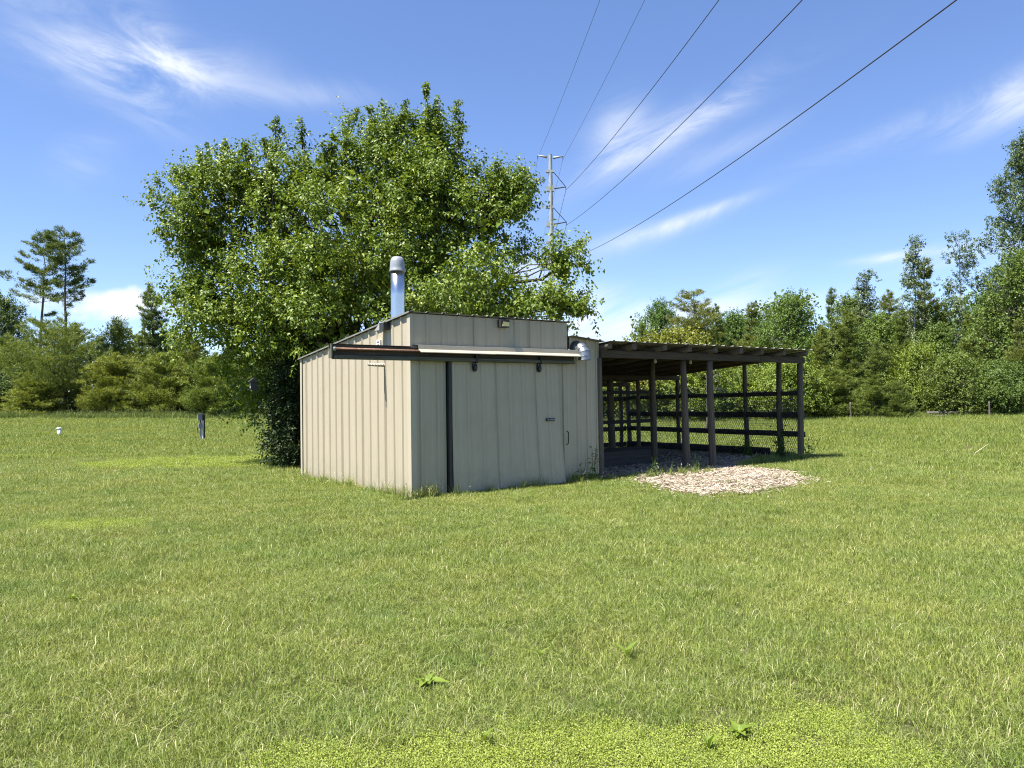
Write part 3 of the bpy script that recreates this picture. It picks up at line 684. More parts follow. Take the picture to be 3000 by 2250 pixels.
# mulch bed and chips
def make_mulch():
    c = .12
    xs = np.arange(-1, 10, c); ys = np.arange(11, 27, c)
    X, Y = np.meshgrid(xs, ys, indexing='ij'); ok = mulch_mask(X + c / 2, Y + c / 2)
    nx, ny = X.shape
    idx = np.arange(nx * ny).reshape(nx, ny)
    i, j = np.nonzero(ok[:-1, :-1])
    q = np.stack([idx[i, j], idx[i + 1, j], idx[i + 1, j + 1], idx[i, j + 1]], -1)
    used, inv = np.unique(q, return_inverse=True)
    rg = np.random.default_rng(2)
    co = np.stack([X.ravel(), Y.ravel(), zg(X, Y).ravel() + .012 + rg.uniform(0, .02, X.size)], -1)[used]
    me = np_mesh('mulch_bed', co, inv.reshape(-1), np.full(len(q), 4), True)
    o = part('mulch_bed', me, MAT['mulch']); o['kind'] = 'structure'
    # chips: slivers of wood
    N = 26000
    x = rg.uniform(-1, 10, N * 4); y = rg.uniform(11.3, 26, N * 4)
    # most in the open and towards the front
    u, v = to_uv(x, y); keep = mulch_mask(x, y) & (rg.uniform(0, 1, N * 4) < np.where(v < 1.5, 1.0, .45))
    x, y = x[keep][:N], y[keep][:N]
    # strays round the edge of the open patch
    xs, ys = rg.uniform(1.5, 7.5, 60000), rg.uniform(11, 17.5, 60000); us, vs_ = to_uv(xs, ys)
    st = ~mulch_mask(xs, ys) & mulch_mask(xs + rg.normal(0, .2, 60000), ys + rg.normal(0, .2, 60000)) & (vs_ < -.3) & (rg.uniform(0, 1, 60000) < .28)
    x, y = np.concatenate([x, xs[st]]), np.concatenate([y, ys[st]]); n = len(x)
    # a scatter of strays round the edge
    ln = rg.uniform(.02, .085, n) * np.where(rg.uniform(0, 1, n) < .12, 1.9, 1); w = rg.uniform(.006, .018, n); h = rg.uniform(.003, .008, n)
    a = rg.uniform(0, 2 * np.pi, n); tilt = rg.normal(0, .22, n); z = zg(x, y) + .03 + rg.uniform(0, .03, n)
    dx = np.stack([np.cos(a) * np.cos(tilt), np.sin(a) * np.cos(tilt), np.sin(tilt)], -1)
    up = np.stack([rg.normal(0, .3, n), rg.normal(0, .3, n), np.ones(n)], -1); dy = np.cross(up, dx); dy /= np.linalg.norm(dy, axis=1)[:, None]; dz = np.cross(dx, dy)
    c0 = np.stack([x, y, z], -1)
    vs = []
    for sx, sy, sz in ((-1, -1, 0), (1, -.6, 0), (1, .7, 0), (-1, 1, 0), (-.9, -.8, 1), (.9, -.5, 1), (.95, .6, 1), (-.9, .8, 1)):
        vs.append(c0 + dx * (sx * ln / 2)[:, None] + dy * (sy * w / 2)[:, None] + dz * (sz * h)[:, None])
    co = np.stack(vs, 1).reshape(-1, 3)
    fq = np.array([(4, 5, 6, 7), (0, 1, 5, 4), (1, 2, 6, 5), (2, 3, 7, 6), (3, 0, 4, 7)])
    q = (np.arange(n)[:, None, None] * 8 + fq[None]).reshape(-1, 4)
    me = np_mesh('wood_chips', co, q.ravel(), np.full(len(q), 4), tint=np.repeat(np.clip(rg.normal(.56, .34, n), 0, 1), 8))
    o = part('wood_chips', me, MAT['chips']); tag(o, 'pale shredded wood chips spread under and in front of the lean-to', 'wood chips', kind='stuff')
make_mulch()

# ------------------------------------------------------------------ vegetation builders (numpy)
def unit(a): return a / (np.linalg.norm(a, axis=-1, keepdims=True) + 1e-9)
def tubes_mesh(name, branches, n=5):       # branches: list of (pts (k,3), radii (k,))
    V = []; Q = []; base = 0
    ca = np.cos(np.arange(n) * 2 * np.pi / n); sa = np.sin(np.arange(n) * 2 * np.pi / n)
    for p, r in branches:
        p = np.asarray(p, float); r = np.asarray(r, float); k = len(p)
        t = unit(np.gradient(p, axis=0)); ref = np.array([.31, .17, .93]) if abs(t[0] @ np.array([.31, .17, .93])) < .9 else np.array([1., 0, 0])
        a = unit(np.cross(t, ref)); b = np.cross(t, a)
        V.append((p[:, None] + (a[:, None] * ca[None, :, None] + b[:, None] * sa[None, :, None]) * r[:, None, None]).reshape(-1, 3))
        i, j = np.meshgrid(np.arange(k - 1), np.arange(n), indexing='ij'); j2 = (j + 1) % n
        Q.append((base + np.stack([i * n + j, i * n + j2, (i + 1) * n + j2, (i + 1) * n + j], -1)).reshape(-1, 4)); base += k * n
    q = np.concatenate(Q)
    return np_mesh(name, np.concatenate(V), q.ravel(), np.full(len(q), 4), True)
def curve(a, b, sag, n, rg, wob):
    t = np.linspace(0, 1, n)[:, None]; a = np.asarray(a, float); b = np.asarray(b, float)
    p = a + (b - a) * t; Ln = np.linalg.norm(b - a)
    p[:, 2] += sag * Ln * np.sin(np.pi * t[:, 0]) ; 
    w = rg.normal(0, wob * Ln, (n, 3)); w[0] = 0; w[-1] = 0
    return p + w
def leaf_mesh(name, c, d, nrm, ln, wd, tint, fine=False, fold=.22, droop=.18):
    d = unit(d); nrm = unit(nrm - d * np.sum(nrm * d, -1, keepdims=True)); s = np.cross(d, nrm)
    L = ln[:, None]; Wd = wd[:, None] * .5; n = len(c)
    if fine:
        vs = [c, c + d * L * .42 + s * Wd + nrm * Wd * fold * 1.6, c + d * L * .42 - s * Wd + nrm * Wd * fold * 1.6, c + d * L * .5, c + d * L * (1 - .1 * droop) - nrm * L * droop]
        f = np.array([(0, 1, 3), (0, 3, 2), (1, 4, 3), (3, 4, 2)])
    else:
        vs = [c, c + d * L * .45 + s * Wd + nrm * Wd * fold, c + d * L - nrm * L * droop * .6, c + d * L * .45 - s * Wd + nrm * Wd * fold]
        f = np.array([(0, 1, 2), (0, 2, 3)])
    k = len(vs); co = np.stack(vs, 1).reshape(-1, 3)
    q = (np.arange(n)[:, None, None] * k + f[None]).reshape(-1, 3)
    return np_mesh(name, co, q.ravel(), np.full(len(q), 3), False, np.repeat(tint, k))
def twig_leaves(rg, tp, td, tl, m, ln, wd, up=.35, grav=.25, spread=.9):
    """m leaves along each twig (tp start, td direction, tl length)"""
    n = len(tp); k = np.tile(np.arange(m), n); i = np.repeat(np.arange(n), m)
    f = (k + .5 + rg.uniform(-.4, .4, n * m)) / m
    ref = unit(rg.normal(0, 1, (n, 3))); a = unit(np.cross(td, ref)); b = np.cross(td, a)
    ph = k * 2.399 + np.repeat(rg.uniform(0, 6.28, n), m) + rg.normal(0, .3, n * m)
    perp = a[i] * np.cos(ph)[:, None] + b[i] * np.sin(ph)[:, None]
    c = tp[i] + td[i] * (tl[i] * f)[:, None] + perp * .012
    d = unit(td[i] * .45 + perp * spread + np.array([0, 0, -grav]) + rg.normal(0, .25, (n * m, 3)))
    nr = unit(np.array([0, 0, up]) + td[i] * .35 + rg.normal(0, .42, (n * m, 3)))
    L = ln * rg.uniform(.65, 1.15, n * m) * (1 - .25 * f); w = wd * rg.uniform(.75, 1.15, n * m)
    return c, d, nr, L, w, i
def lobes_tree(seed, trunk, lobes, clump_r, twigs_per, leaf_m, leaf_l, leaf_w, twig_l=.45, tr=.12, up_bias=.35, fine=False, grav=.25, shell=.55, extra=()):
    """trunk: polyline; lobes: (cx,cy,cz,rx,ry,rz,n_clumps). Limbs run from the trunk to lobes, branches to clumps, twigs carry the leaves."""
    rg = np.random.default_rng(seed); trunk = np.asarray(trunk, float)
    nt = len(trunk); rad = tr * (1 - .8 * np.linspace(0, 1, nt) ** .8)
    tt = np.linspace(0, 1, nt * 5); tk = np.stack([np.interp(tt, np.linspace(0, 1, nt), trunk[:, j]) for j in range(3)], -1)
    tk[1:-1, :2] += rg.normal(0, tr * .12, (len(tk) - 2, 2))
    br = [(tk, np.interp(tt, np.linspace(0, 1, nt), rad))]
    TP = []; TD = []; TL = []
    for (cx, cy, cz, rx, ry, rz_, nc) in lobes:
        c = np.array([cx, cy, cz]); R = np.array([rx, ry, rz_])
        # attach on the trunk below the lobe centre
        h = np.clip(cz - .75 * np.hypot(cx - trunk[-1, 0], cy - trunk[-1, 1]) - .25 * rz_, trunk[0, 2] + .3 * (trunk[-1, 2] - trunk[0, 2]), trunk[-1, 2])
        kk = np.argmin(np.abs(tk[:, 2] - h)); st = tk[kk]; r0 = br[0][1][kk] * .7
        lim = curve(st, c, .06, 9, rg, .02); br.append((lim, np.linspace(r0, max(.012, r0 * .3), 9)))
        dirs = unit(rg.normal(0, 1, (nc, 3)) + np.array([0, 0, .15])); rr = 1 - shell * rg.uniform(0, 1, nc) ** 1.6
        cc = c + dirs * rr[:, None] * R
        for q in range(nc):
            j = min(8, 2 + int(rg.integers(0, 7))); e = cc[q]
            b_ = curve(lim[j], e, .05, 6, rg, .03); br.append((b_, np.linspace(max(.012, r0 * .28), .006, 6)))
            m = max(3, int(twigs_per * rg.uniform(.6, 1.4)))
            p = e + np.clip(rg.normal(0, clump_r, (m, 3)), -1.5 * clump_r, 1.5 * clump_r) * np.array([1, 1, .8])
            out = unit(p - (c - np.array([0, 0, .3 * rz_]))) 
            d = unit(out * .8 + rg.normal(0, .55, (m, 3)) + np.array([0, 0, up_bias]))
            TP.append(p); TD.append(d); TL.append(twig_l * rg.uniform(.5, 1.3, m))
    TP, TD, TL = np.concatenate(TP), np.concatenate(TD), np.concatenate(TL)
    ok = TP[:, 2] > .05; TP, TD, TL = TP[ok], TD[ok], TL[ok]
    c, d, nr, L, w, i = twig_leaves(rg, TP, TD, TL, leaf_m, leaf_l, leaf_w, grav=grav)
    twt = rg.normal(0, .16, len(TP))
    tint = np.clip(.5 + twt[i] + rg.normal(0, .16, len(c)), 0, 1)
    return tubes_mesh('limbs', br + list(extra)), leaf_mesh('leaves', c, d, nr, L, w, tint, fine), (TP, TD, TL)

def pine_mesh(seed, h, w, z0=.06, levels=22, per=6, tuft=.22, tw=.042, ntri=8, profile=None, dens=1.0, droop=0.0, tr=None, gaps=0.0, spacing=.105):
    """white-pine habit: whorls of level boughs with upswept tips, needles in tufts"""
    rg = np.random.default_rng(seed); tr = tr or h * .016
    prof = profile or (lambda t: (1 - t) ** .75 * (.75 + .25 * np.sin(t * 9)))
    zt = np.linspace(0, h, 14); tx = np.cumsum(rg.normal(0, h * .004, 14)); ty = np.cumsum(rg.normal(0, h * .004, 14)); tx -= tx[0]; ty -= ty[0]
    br = [(np.stack([tx, ty, zt], -1), tr * (1 - zt / h * .93))]
    C = []; D = []
    for lv in range(levels):
        t = z0 + (1 - z0) * (lv + rg.uniform(-.3, .3)) / levels; t = min(max(t, .01), .985)
        zz = t * h; cx, cy = np.interp(zz, zt, tx), np.interp(zz, zt, ty)
        for b in range(per + int(rg.integers(-1, 2))):
            if rg.uniform() < (gaps(t) if callable(gaps) else gaps): continue
            a = rg.uniform(0, 2 * np.pi); Ln = w * .5 * prof(t) * rg.uniform(.6, 1.2)
            if Ln < .12: continue
            n = 7; s = np.linspace(0, 1, n); rise = (.12 + .5 * t) * rg.uniform(.6, 1.3) - droop * (1 - t)
            p = np.stack([cx + np.cos(a) * Ln * s, cy + np.sin(a) * Ln * s, zz + Ln * (rise * s * .5 + .28 * s ** 2.2)], -1)
            p[1:] += rg.normal(0, .03 * Ln, (n - 1, 3)); br.append((p, np.linspace(max(.010, tr * .35 * (1 - t)), .005, n)))
            m = max(3, int(Ln / spacing * 2.6 * dens)); f = 1 - rg.uniform(0, 1, m) ** 1.5 * .8
            q = np.stack([np.interp(f, s, p[:, j]) for j in range(3)], -1); dirb = unit(np.gradient(p, axis=0)); dq = np.stack([np.interp(f, s, dirb[:, j]) for j in range(3)], -1)
            side = unit(np.cross(dq, np.array([0, 0, 1.0]))); off = rg.normal(0, .26, m) * Ln * (1.15 - f * .6) * .75
            q = q + side * off[:, None] + np.array([0, 0, 1]) * (np.abs(off) * .22 + rg.normal(0, .05, m))[:, None]
            C.append(q); D.append(unit(dq + side * np.sign(off)[:, None] * .6 + np.array([0, 0, .45]) + rg.normal(0, .25, (m, 3))))
    top = np.array([tx[-1], ty[-1], h]); C.append(top + rg.normal(0, .06, (8, 3))); D.append(unit(np.tile([0, 0, 1.], (8, 1)) + rg.normal(0, .3, (8, 3))))
    C, D = np.concatenate(C), np.concatenate(D); ok = C[:, 2] > .06; C, D = C[ok], D[ok]
    n = len(C); i = np.repeat(np.arange(n), ntri)
    d = unit(D[i] + rg.normal(0, .55, (n * ntri, 3))); nr = unit(rg.normal(0, 1, (n * ntri, 3)) + np.array([0, 0, .5]))
    nr = unit(nr - d * np.sum(nr * d, -1, keepdims=True)); s = np.cross(d, nr)
    L = tuft * rg.uniform(.6, 1.2, n * ntri); wdt = tw * rg.uniform(.7, 1.2, n * ntri); c = C[i] + rg.normal(0, tuft * .25, (n * ntri, 3))
    vs = np.stack([c - s * (wdt * .5)[:, None], c + s * (wdt * .5)[:, None], c + d * L[:, None]], 1).reshape(-1, 3)
    tint = np.repeat(np.clip(.5 + np.repeat(rg.normal(0, .2, n), ntri) + rg.normal(0, .15, n * ntri), 0, 1), 3)
    crown = np_mesh('needles', vs, np.arange(len(vs)), np.full(n * ntri, 3), False, tint)
    return tubes_mesh('limbs', br), crown
ntris = 0
def put_tree(name, wood, crown, wmat, cmat, loc, rz=0.0, sc=(1, 1, 1), col=(1, 1, 1), label=None, cat='tree', group=None):
    r = empty(name, loc, rz, label, cat, group); r.scale = sc
    t = part('trunk', wood, wmat, r); c = part('crown', crown, cmat, r); c.color = (*col, 1)
    return r

# ------------------------------------------------------------------ the big pear tree behind the shed
PD = 20.2
pb = dpx(770, 1000, PD); PB = np.array([pb[0], PD, float(zg(pb[0], PD))])
def pl(px, py, rx, ry, n, dd=0.0, rd=None):
    p = dpx(px, py, PD + dd); s = (PD + dd) / 1661
    return (p[0] - PB[0], dd, p[2] - PB[2], rx * s, (rd or (rx + ry) * .5 * s), ry * s, n)
lob = [pl(790, 520, 230, 170, 70, -.3, 2.8), pl(600, 520, 170, 160, 60, -.4, 2.4), pl(480, 470, 115, 120, 40, -.2, 1.6), pl(440, 530, 60, 50, 18, .2, 1.0), pl(530, 392, 105, 62, 28, .2, 1.3), pl(470, 690, 95, 80, 34, -.8, 1.4),
       pl(560, 740, 110, 80, 40, -1.2, 1.6), pl(690, 720, 130, 90, 46, -1.6, 1.6), pl(650, 620, 140, 90, 44, -1.8, 1.4), pl(850, 640, 160, 80, 34, -1.8, 1.3), pl(430, 640, 50, 44, 12, -.4, .8),
       pl(900, 400, 100, 105, 46, .0, 1.5), pl(820, 415, 105, 95, 36, -.4, 1.4), pl(930, 318, 60, 62, 20, .1, .9), pl(835, 312, 44, 45, 13, .2, .7), pl(985, 455, 100, 95, 36, -.3, 1.6), pl(1060, 490, 75, 85, 22, -.6, 1.3), pl(1030, 610, 95, 62, 20, -1.6, 1.3),
       pl(1085, 405, 35, 30, 7, -.3, .6), pl(1108, 450, 30, 35, 6, -.5, .5), pl(1135, 655, 55, 34, 10, -2.2, .8), pl(1205, 655, 36, 28, 8, -2.4, .6), pl(1214, 575, 18, 32, 6, -2.2, .4), pl(960, 660, 100, 40, 15, -2.2, 1.0), pl(1245, 672, 24, 22, 4, -2.5, .3), pl(1100, 680, 70, 22, 10, -2.4, .6),
       pl(690, 378, 90, 55, 20, .6, 1.4), pl(760, 460, 200, 200, 40, 1.6, 2.0), pl(560, 850, 60, 60, 12, -.6, .8), pl(880, 560, 120, 75, 40, -.9, 1.4)]
spikes = [(920, 180, 320), (800, 235, 330), (945, 215, 310), (990, 225, 350), (595, 250, 330), (650, 262, 330), (484, 310, 380), (525, 300, 380), (568, 300, 380), (870, 250, 330), (850, 262, 340), (715, 300, 380), (740, 305, 370),
          (700, 312, 370), (760, 305, 380), (1150, 405, 470), (1105, 360, 420), (1085, 372, 430), (1120, 380, 430), (425, 335, 400), (1240, 530, 620), (1190, 530, 600), (1262, 668, 680)]
trk = [np.zeros(3), np.array([.05, .0, 1.6]), np.array([-.05, .1, 3.0]), np.array([.2, 0, 4.6]), np.array([.5, -.1, 6.4]), np.array([.75, -.1, 8.0])]
def pear():
    rg = np.random.default_rng(5)
    br = []; P2 = []; D2 = []; L2 = []
    for (px, y1, y0) in spikes:
        top = np.array(dpx(px, y1, PD - .3)) - PB; x0 = px + (rg.uniform(-18, 18) if px > 450 and px < 1150 else (25 if px < 450 else -25))
        bot = np.array(dpx(x0, y0, PD - .1)) - PB
        p = curve(bot, top, .03, 9, rg, .012); br.append((p, np.linspace(.022, .005, 9)))
        Ln = np.linalg.norm(top - bot); m = int(Ln * (17 if 450 < px < 1100 else 9)); f = rg.uniform(.05, 1, m)
        q = np.stack([np.interp(f, np.linspace(0, 1, 9), p[:, j]) for j in range(3)], -1)
        P2.append(q); D2.append(unit(unit(top - bot)[None] * .8 + rg.normal(0, .6, (m, 3)))); L2.append((.16 + .18 * (1 - f)) * rg.uniform(.6, 1.3, m))
    wood, _, (TP, TD, TL) = lobes_tree(11, trk, [l[:6] + (int(l[6] * .72),) for l in lob], .22, 15, 2, .1, .05, .55, tr=.2, extra=br)
    # sprigs standing off the outline all over the top
    up = TP[rg.choice(np.nonzero(TP[:, 2] > 3.4)[0], 520)]
    for q0 in up:
        dv = unit(rg.normal(0, .55, 3) + np.array([0, -.1, .9]) + (q0 - np.array([0, 0, 4.5])) * .12); ln = rg.uniform(.25, .6); k = int(rg.integers(3, 7))
        P2.append(q0 + dv * (np.linspace(.2, 1, k) * ln)[:, None]); D2.append(unit(dv + rg.normal(0, .5, (k, 3)))); L2.append(np.full(k, .16) * rg.uniform(.6, 1.2, k))
    TP = np.concatenate([TP] + P2); TD = np.concatenate([TD] + D2); TL = np.concatenate([TL] + L2)
    # nothing grows through the shed roof or the chimney
    wx, wy, wz = TP[:, 0] + PB[0], TP[:, 1] + PB[1], TP[:, 2] + PB[2]; u, v = to_uv(wx, wy)
    bad = (u > -.35) & (u < 4.6) & (v > -.8) & (v < SD + .4) & (wz < roof_z(v) + .42)
    bad |= (np.hypot(u - .22, v - .86) < .5)
    bad |= (v < 1.4) & (u > -1.0) & (wz < 4.6)
    bad |= (u > 3.6) & (u < 11.2) & (v < 6.6) & (v > -.5) & (wz < 2.95)
    TP, TD, TL = TP[~bad], TD[~bad], TL[~bad]
    c, d, nr, L, w, i = twig_leaves(rg, TP, TD, TL, 12, .125, .062, up=.4, grav=.5)
    # oversized leaves added inside the crown to block light and darken its core
    ni = 3500; k = rg.integers(0, len(lob), ni); lo_ = np.array([l[:6] for l in lob])[k]; dv = unit(rg.normal(0, 1, (ni, 3))) * (rg.uniform(0, 1, ni) ** .5 * .72)[:, None]
    ci = lo_[:, :3] + dv * lo_[:, 3:6]; uu, vv = to_uv(ci[:, 0] + PB[0], ci[:, 1] + PB[1]); okc = ~((uu > -.5) & (vv < SD + .5) & (ci[:, 2] < 3.6)); ci = ci[okc]; ni = len(ci)
    c = np.concatenate([c, ci]); d = np.concatenate([d, rg.normal(0, 1, (ni, 3))]); nr = np.concatenate([nr, rg.normal(0, 1, (ni, 3))])
    L = np.concatenate([L, rg.uniform(.18, .28, ni)]); w = np.concatenate([w, rg.uniform(.12, .18, ni)]); i = np.concatenate([i, rg.integers(0, len(TP), ni)])
    tint = np.clip(.46 + rg.normal(0, .15, len(TP))[i] + rg.normal(0, .17, len(c)), 0, 1)
    leaves = leaf_mesh('pear_leaves', c, d, nr, L, w, tint, True, .3, .22)
    r = empty('pear_tree', PB, 0, 'big leafy green pear tree rising behind the shed', 'tree')
    part('trunk', wood, MAT['barkdark'], r); part('crown', leaves, MAT['pear'], r)
    print('pear leaves', len(c))
pear()
# dark evergreen shrub under it, left of the shed
def cedar():
    b = dpx(632, 1004, 18.9); b[2] = float(zg(b[0], b[1]))
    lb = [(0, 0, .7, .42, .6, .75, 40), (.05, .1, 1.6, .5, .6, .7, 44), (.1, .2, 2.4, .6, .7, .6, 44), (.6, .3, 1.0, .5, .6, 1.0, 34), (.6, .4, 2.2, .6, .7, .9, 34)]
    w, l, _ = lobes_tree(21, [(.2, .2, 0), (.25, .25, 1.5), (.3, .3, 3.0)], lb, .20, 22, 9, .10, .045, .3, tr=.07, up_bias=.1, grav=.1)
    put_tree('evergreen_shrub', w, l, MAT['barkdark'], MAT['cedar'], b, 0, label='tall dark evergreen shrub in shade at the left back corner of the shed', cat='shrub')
cedar()

# ------------------------------------------------------------------ trees at the edge of the field
VAR = {}
VAR['pine'] = [pine_mesh(31, 10, 5.6, .04, 26, 6), pine_mesh(32, 10, 5.0, .05, 28, 6, profile=lambda t: (1 - t) ** .6 * (.7 + .3 * np.sin(t * 13 + 1)))]
VAR['pine_bush'] = [pine_mesh(33, 5, 5.2, .0, 20, 9, profile=lambda t: np.sqrt(max(0, 1 - t ** 1.8)) * .95, droop=.1), pine_mesh(34, 5, 4.8, .0, 20, 9, profile=lambda t: (1 - t) ** .5, droop=.05)]
VAR['pine_tall'] = [pine_mesh(35, 14, 6.5, .28, 20, 4, profile=lambda t: (.5 + .3 * np.sin(t * 21)) if t < .68 else .62 * (1.03 - t) ** .3, gaps=lambda t: .62 if t < .68 else .05, dens=1.2, tr=.15),
                    pine_mesh(36, 14, 6.0, .30, 20, 4, profile=lambda t: (.42 + .3 * np.sin(t * 17 + 2)) if t < .66 else .66 * (1.03 - t) ** .3, gaps=lambda t: .66 if t < .66 else .05, dens=1.3, tr=.15)]
VAR['pine_wide'] = [pine_mesh(37, 7, 10.5, .22, 11, 8, profile=lambda t: (1 - t) ** .4 * .95, dens=1.1, droop=.12, tr=.16)]
VAR['pine_thin'] = [pine_mesh(38, 11, 4.2, .15, 26, 5, profile=lambda t: .35 + .5 * np.sin(np.clip(t, 0, 1) * np.pi) ** .8, gaps=.15, dens=1.1, tw=.035, spacing=.12)]
def broad(seed, h, w, lm=7, ll=.155, lw=.115, nl=11, base=.12, cn=26, tp=12, tr=.14, cr=.36):
    rg = np.random.default_rng(seed); lb = []
    for k in range(nl):
        t = (k + .5) / nl; a = k * 2.4 + rg.uniform(-.4, .4); zc = h * (base + (1 - base) * (.12 + .78 * t)); rad = w * .5 * np.sin(np.pi * (.18 + .72 * t)) ** .8
        off = rad * .55 * rg.uniform(.6, 1.1); R = max(.45, rad * .62)
        lb.append((off * np.cos(a), off * np.sin(a), zc, R, R, max(.45, h * .12), cn))
    lb.append((0, 0, h * .9, w * .16, w * .16, h * .09, cn // 2))
    w_, l_, _ = lobes_tree(seed, [(0, 0, 0), (.05, 0, h * .3), (-.05, .05, h * .6), (0, 0, h * .88)], lb, cr, tp, lm, ll, lw, .4, tr=tr)
    return w_, l_
VAR['broad'] = [broad(41, 9, 6), broad(42, 9, 5), broad(43, 9, 6.5)]
VAR['bush'] = [broad(44, 4, 5, base=.0, cn=24, tr=.06, ll=.13, lw=.095), broad(45, 4, 4.4, base=.0, cn=24, tr=.06, ll=.13, lw=.095), broad(46, 4, 5.5, base=.0, cn=24, tr=.06, ll=.14, lw=.10)]
def aspen(seed, h, w, base, nl, sparse, stems=1):
    rg = np.random.default_rng(seed); lb = []
    for s in range(stems):
        for k in range(nl):
            t = (k + .5) / nl; a = rg.uniform(0, 6.28); rad = w * .5 * (1.0 - .75 * t) * rg.uniform(.5, 1.1); x = (s - (stems - 1) / 2) * w * .45 * t
            lb.append((x + rad * .6 * np.cos(a), rad * .6 * np.sin(a), h * (base + (1 - base) * t), max(.3, rad * .5), max(.3, rad * .5), h * .045, sparse))
    w_, l_, _ = lobes_tree(seed, [(0, 0, 0), (.1, .05, h * .4), (-.08, 0, h * .7), (.03, .02, h)], lb, .24, 11, 8, .13, .115, .32, tr=.11, up_bias=.6)
    return w_, l_
VAR['aspen'] = [aspen(51, 13, 3.4, .36, 15, 6), aspen(52, 13, 3.8, .40, 8, 4, 2)]
def poplar():
    lb = []; rg = np.random.default_rng(61)
    for k in range(20):
        t = (k + .5) / 20; a = k * 2.4; rad = 3.4 * np.sin(np.pi * (.22 + .70 * t)) * rg.uniform(.75, 1.1)
        lb.append((rad * .6 * np.cos(a), rad * .6 * np.sin(a), 19 * (.16 + .80 * t), max(.6, rad * .5), max(.6, rad * .5), 1.0, 24))
    return lobes_tree(61, [(0, 0, 0), (.2, 0, 6), (-.1, .1, 12), (.1, 0, 18.4)], lb, .36, 12, 8, .15, .125, .42, tr=.24, up_bias=.4)[:2]
VAR['poplar'] = [poplar()]
HGT = dict(pine=10, pine_bush=5, pine_tall=14, pine_wide=7, pine_thin=11, broad=9, bush=4, aspen=13, poplar=19)
NM = dict(pine='pine_tree', pine_bush='young_pine', pine_tall='tall_pine', pine_wide='spreading_pine', pine_thin='feathery_pine', broad='leafy_tree', bush='bush', aspen='aspen_tree', poplar='poplar_tree')
def edge_tree(kind, var, px, ytop, D, ws, col, label, group=None, rz=None):
    p = dpx(px, ytop, D); z0 = float(zg(p[0], D)); h = p[2] - z0; s = h / HGT[kind]
    cm = {'pine': 'needle', 'pine_bush': 'needle', 'pine_tall': 'needle', 'pine_wide': 'needle', 'pine_thin': 'needle', 'broad': 'broad', 'bush': 'broad', 'aspen': 'poplar', 'poplar': 'poplar'}[kind]
    wm = 'aspenbark' if kind in ('aspen',) else ('bark' if kind in ('broad', 'bush', 'poplar', 'pine_tall') else 'barkdark')
    w, c = VAR[kind][var]
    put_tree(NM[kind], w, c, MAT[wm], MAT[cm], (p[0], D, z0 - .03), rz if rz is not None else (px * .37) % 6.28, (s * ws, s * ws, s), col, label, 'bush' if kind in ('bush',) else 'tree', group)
LG, RG = 'trees along the left field edge', 'trees along the right field edge'
YG, DG, OL, PALE = (1.35, 1.25, .9), (.62, .72, .7), (1.3, 1.1, .8), (1.15, 1.15, 1.25)
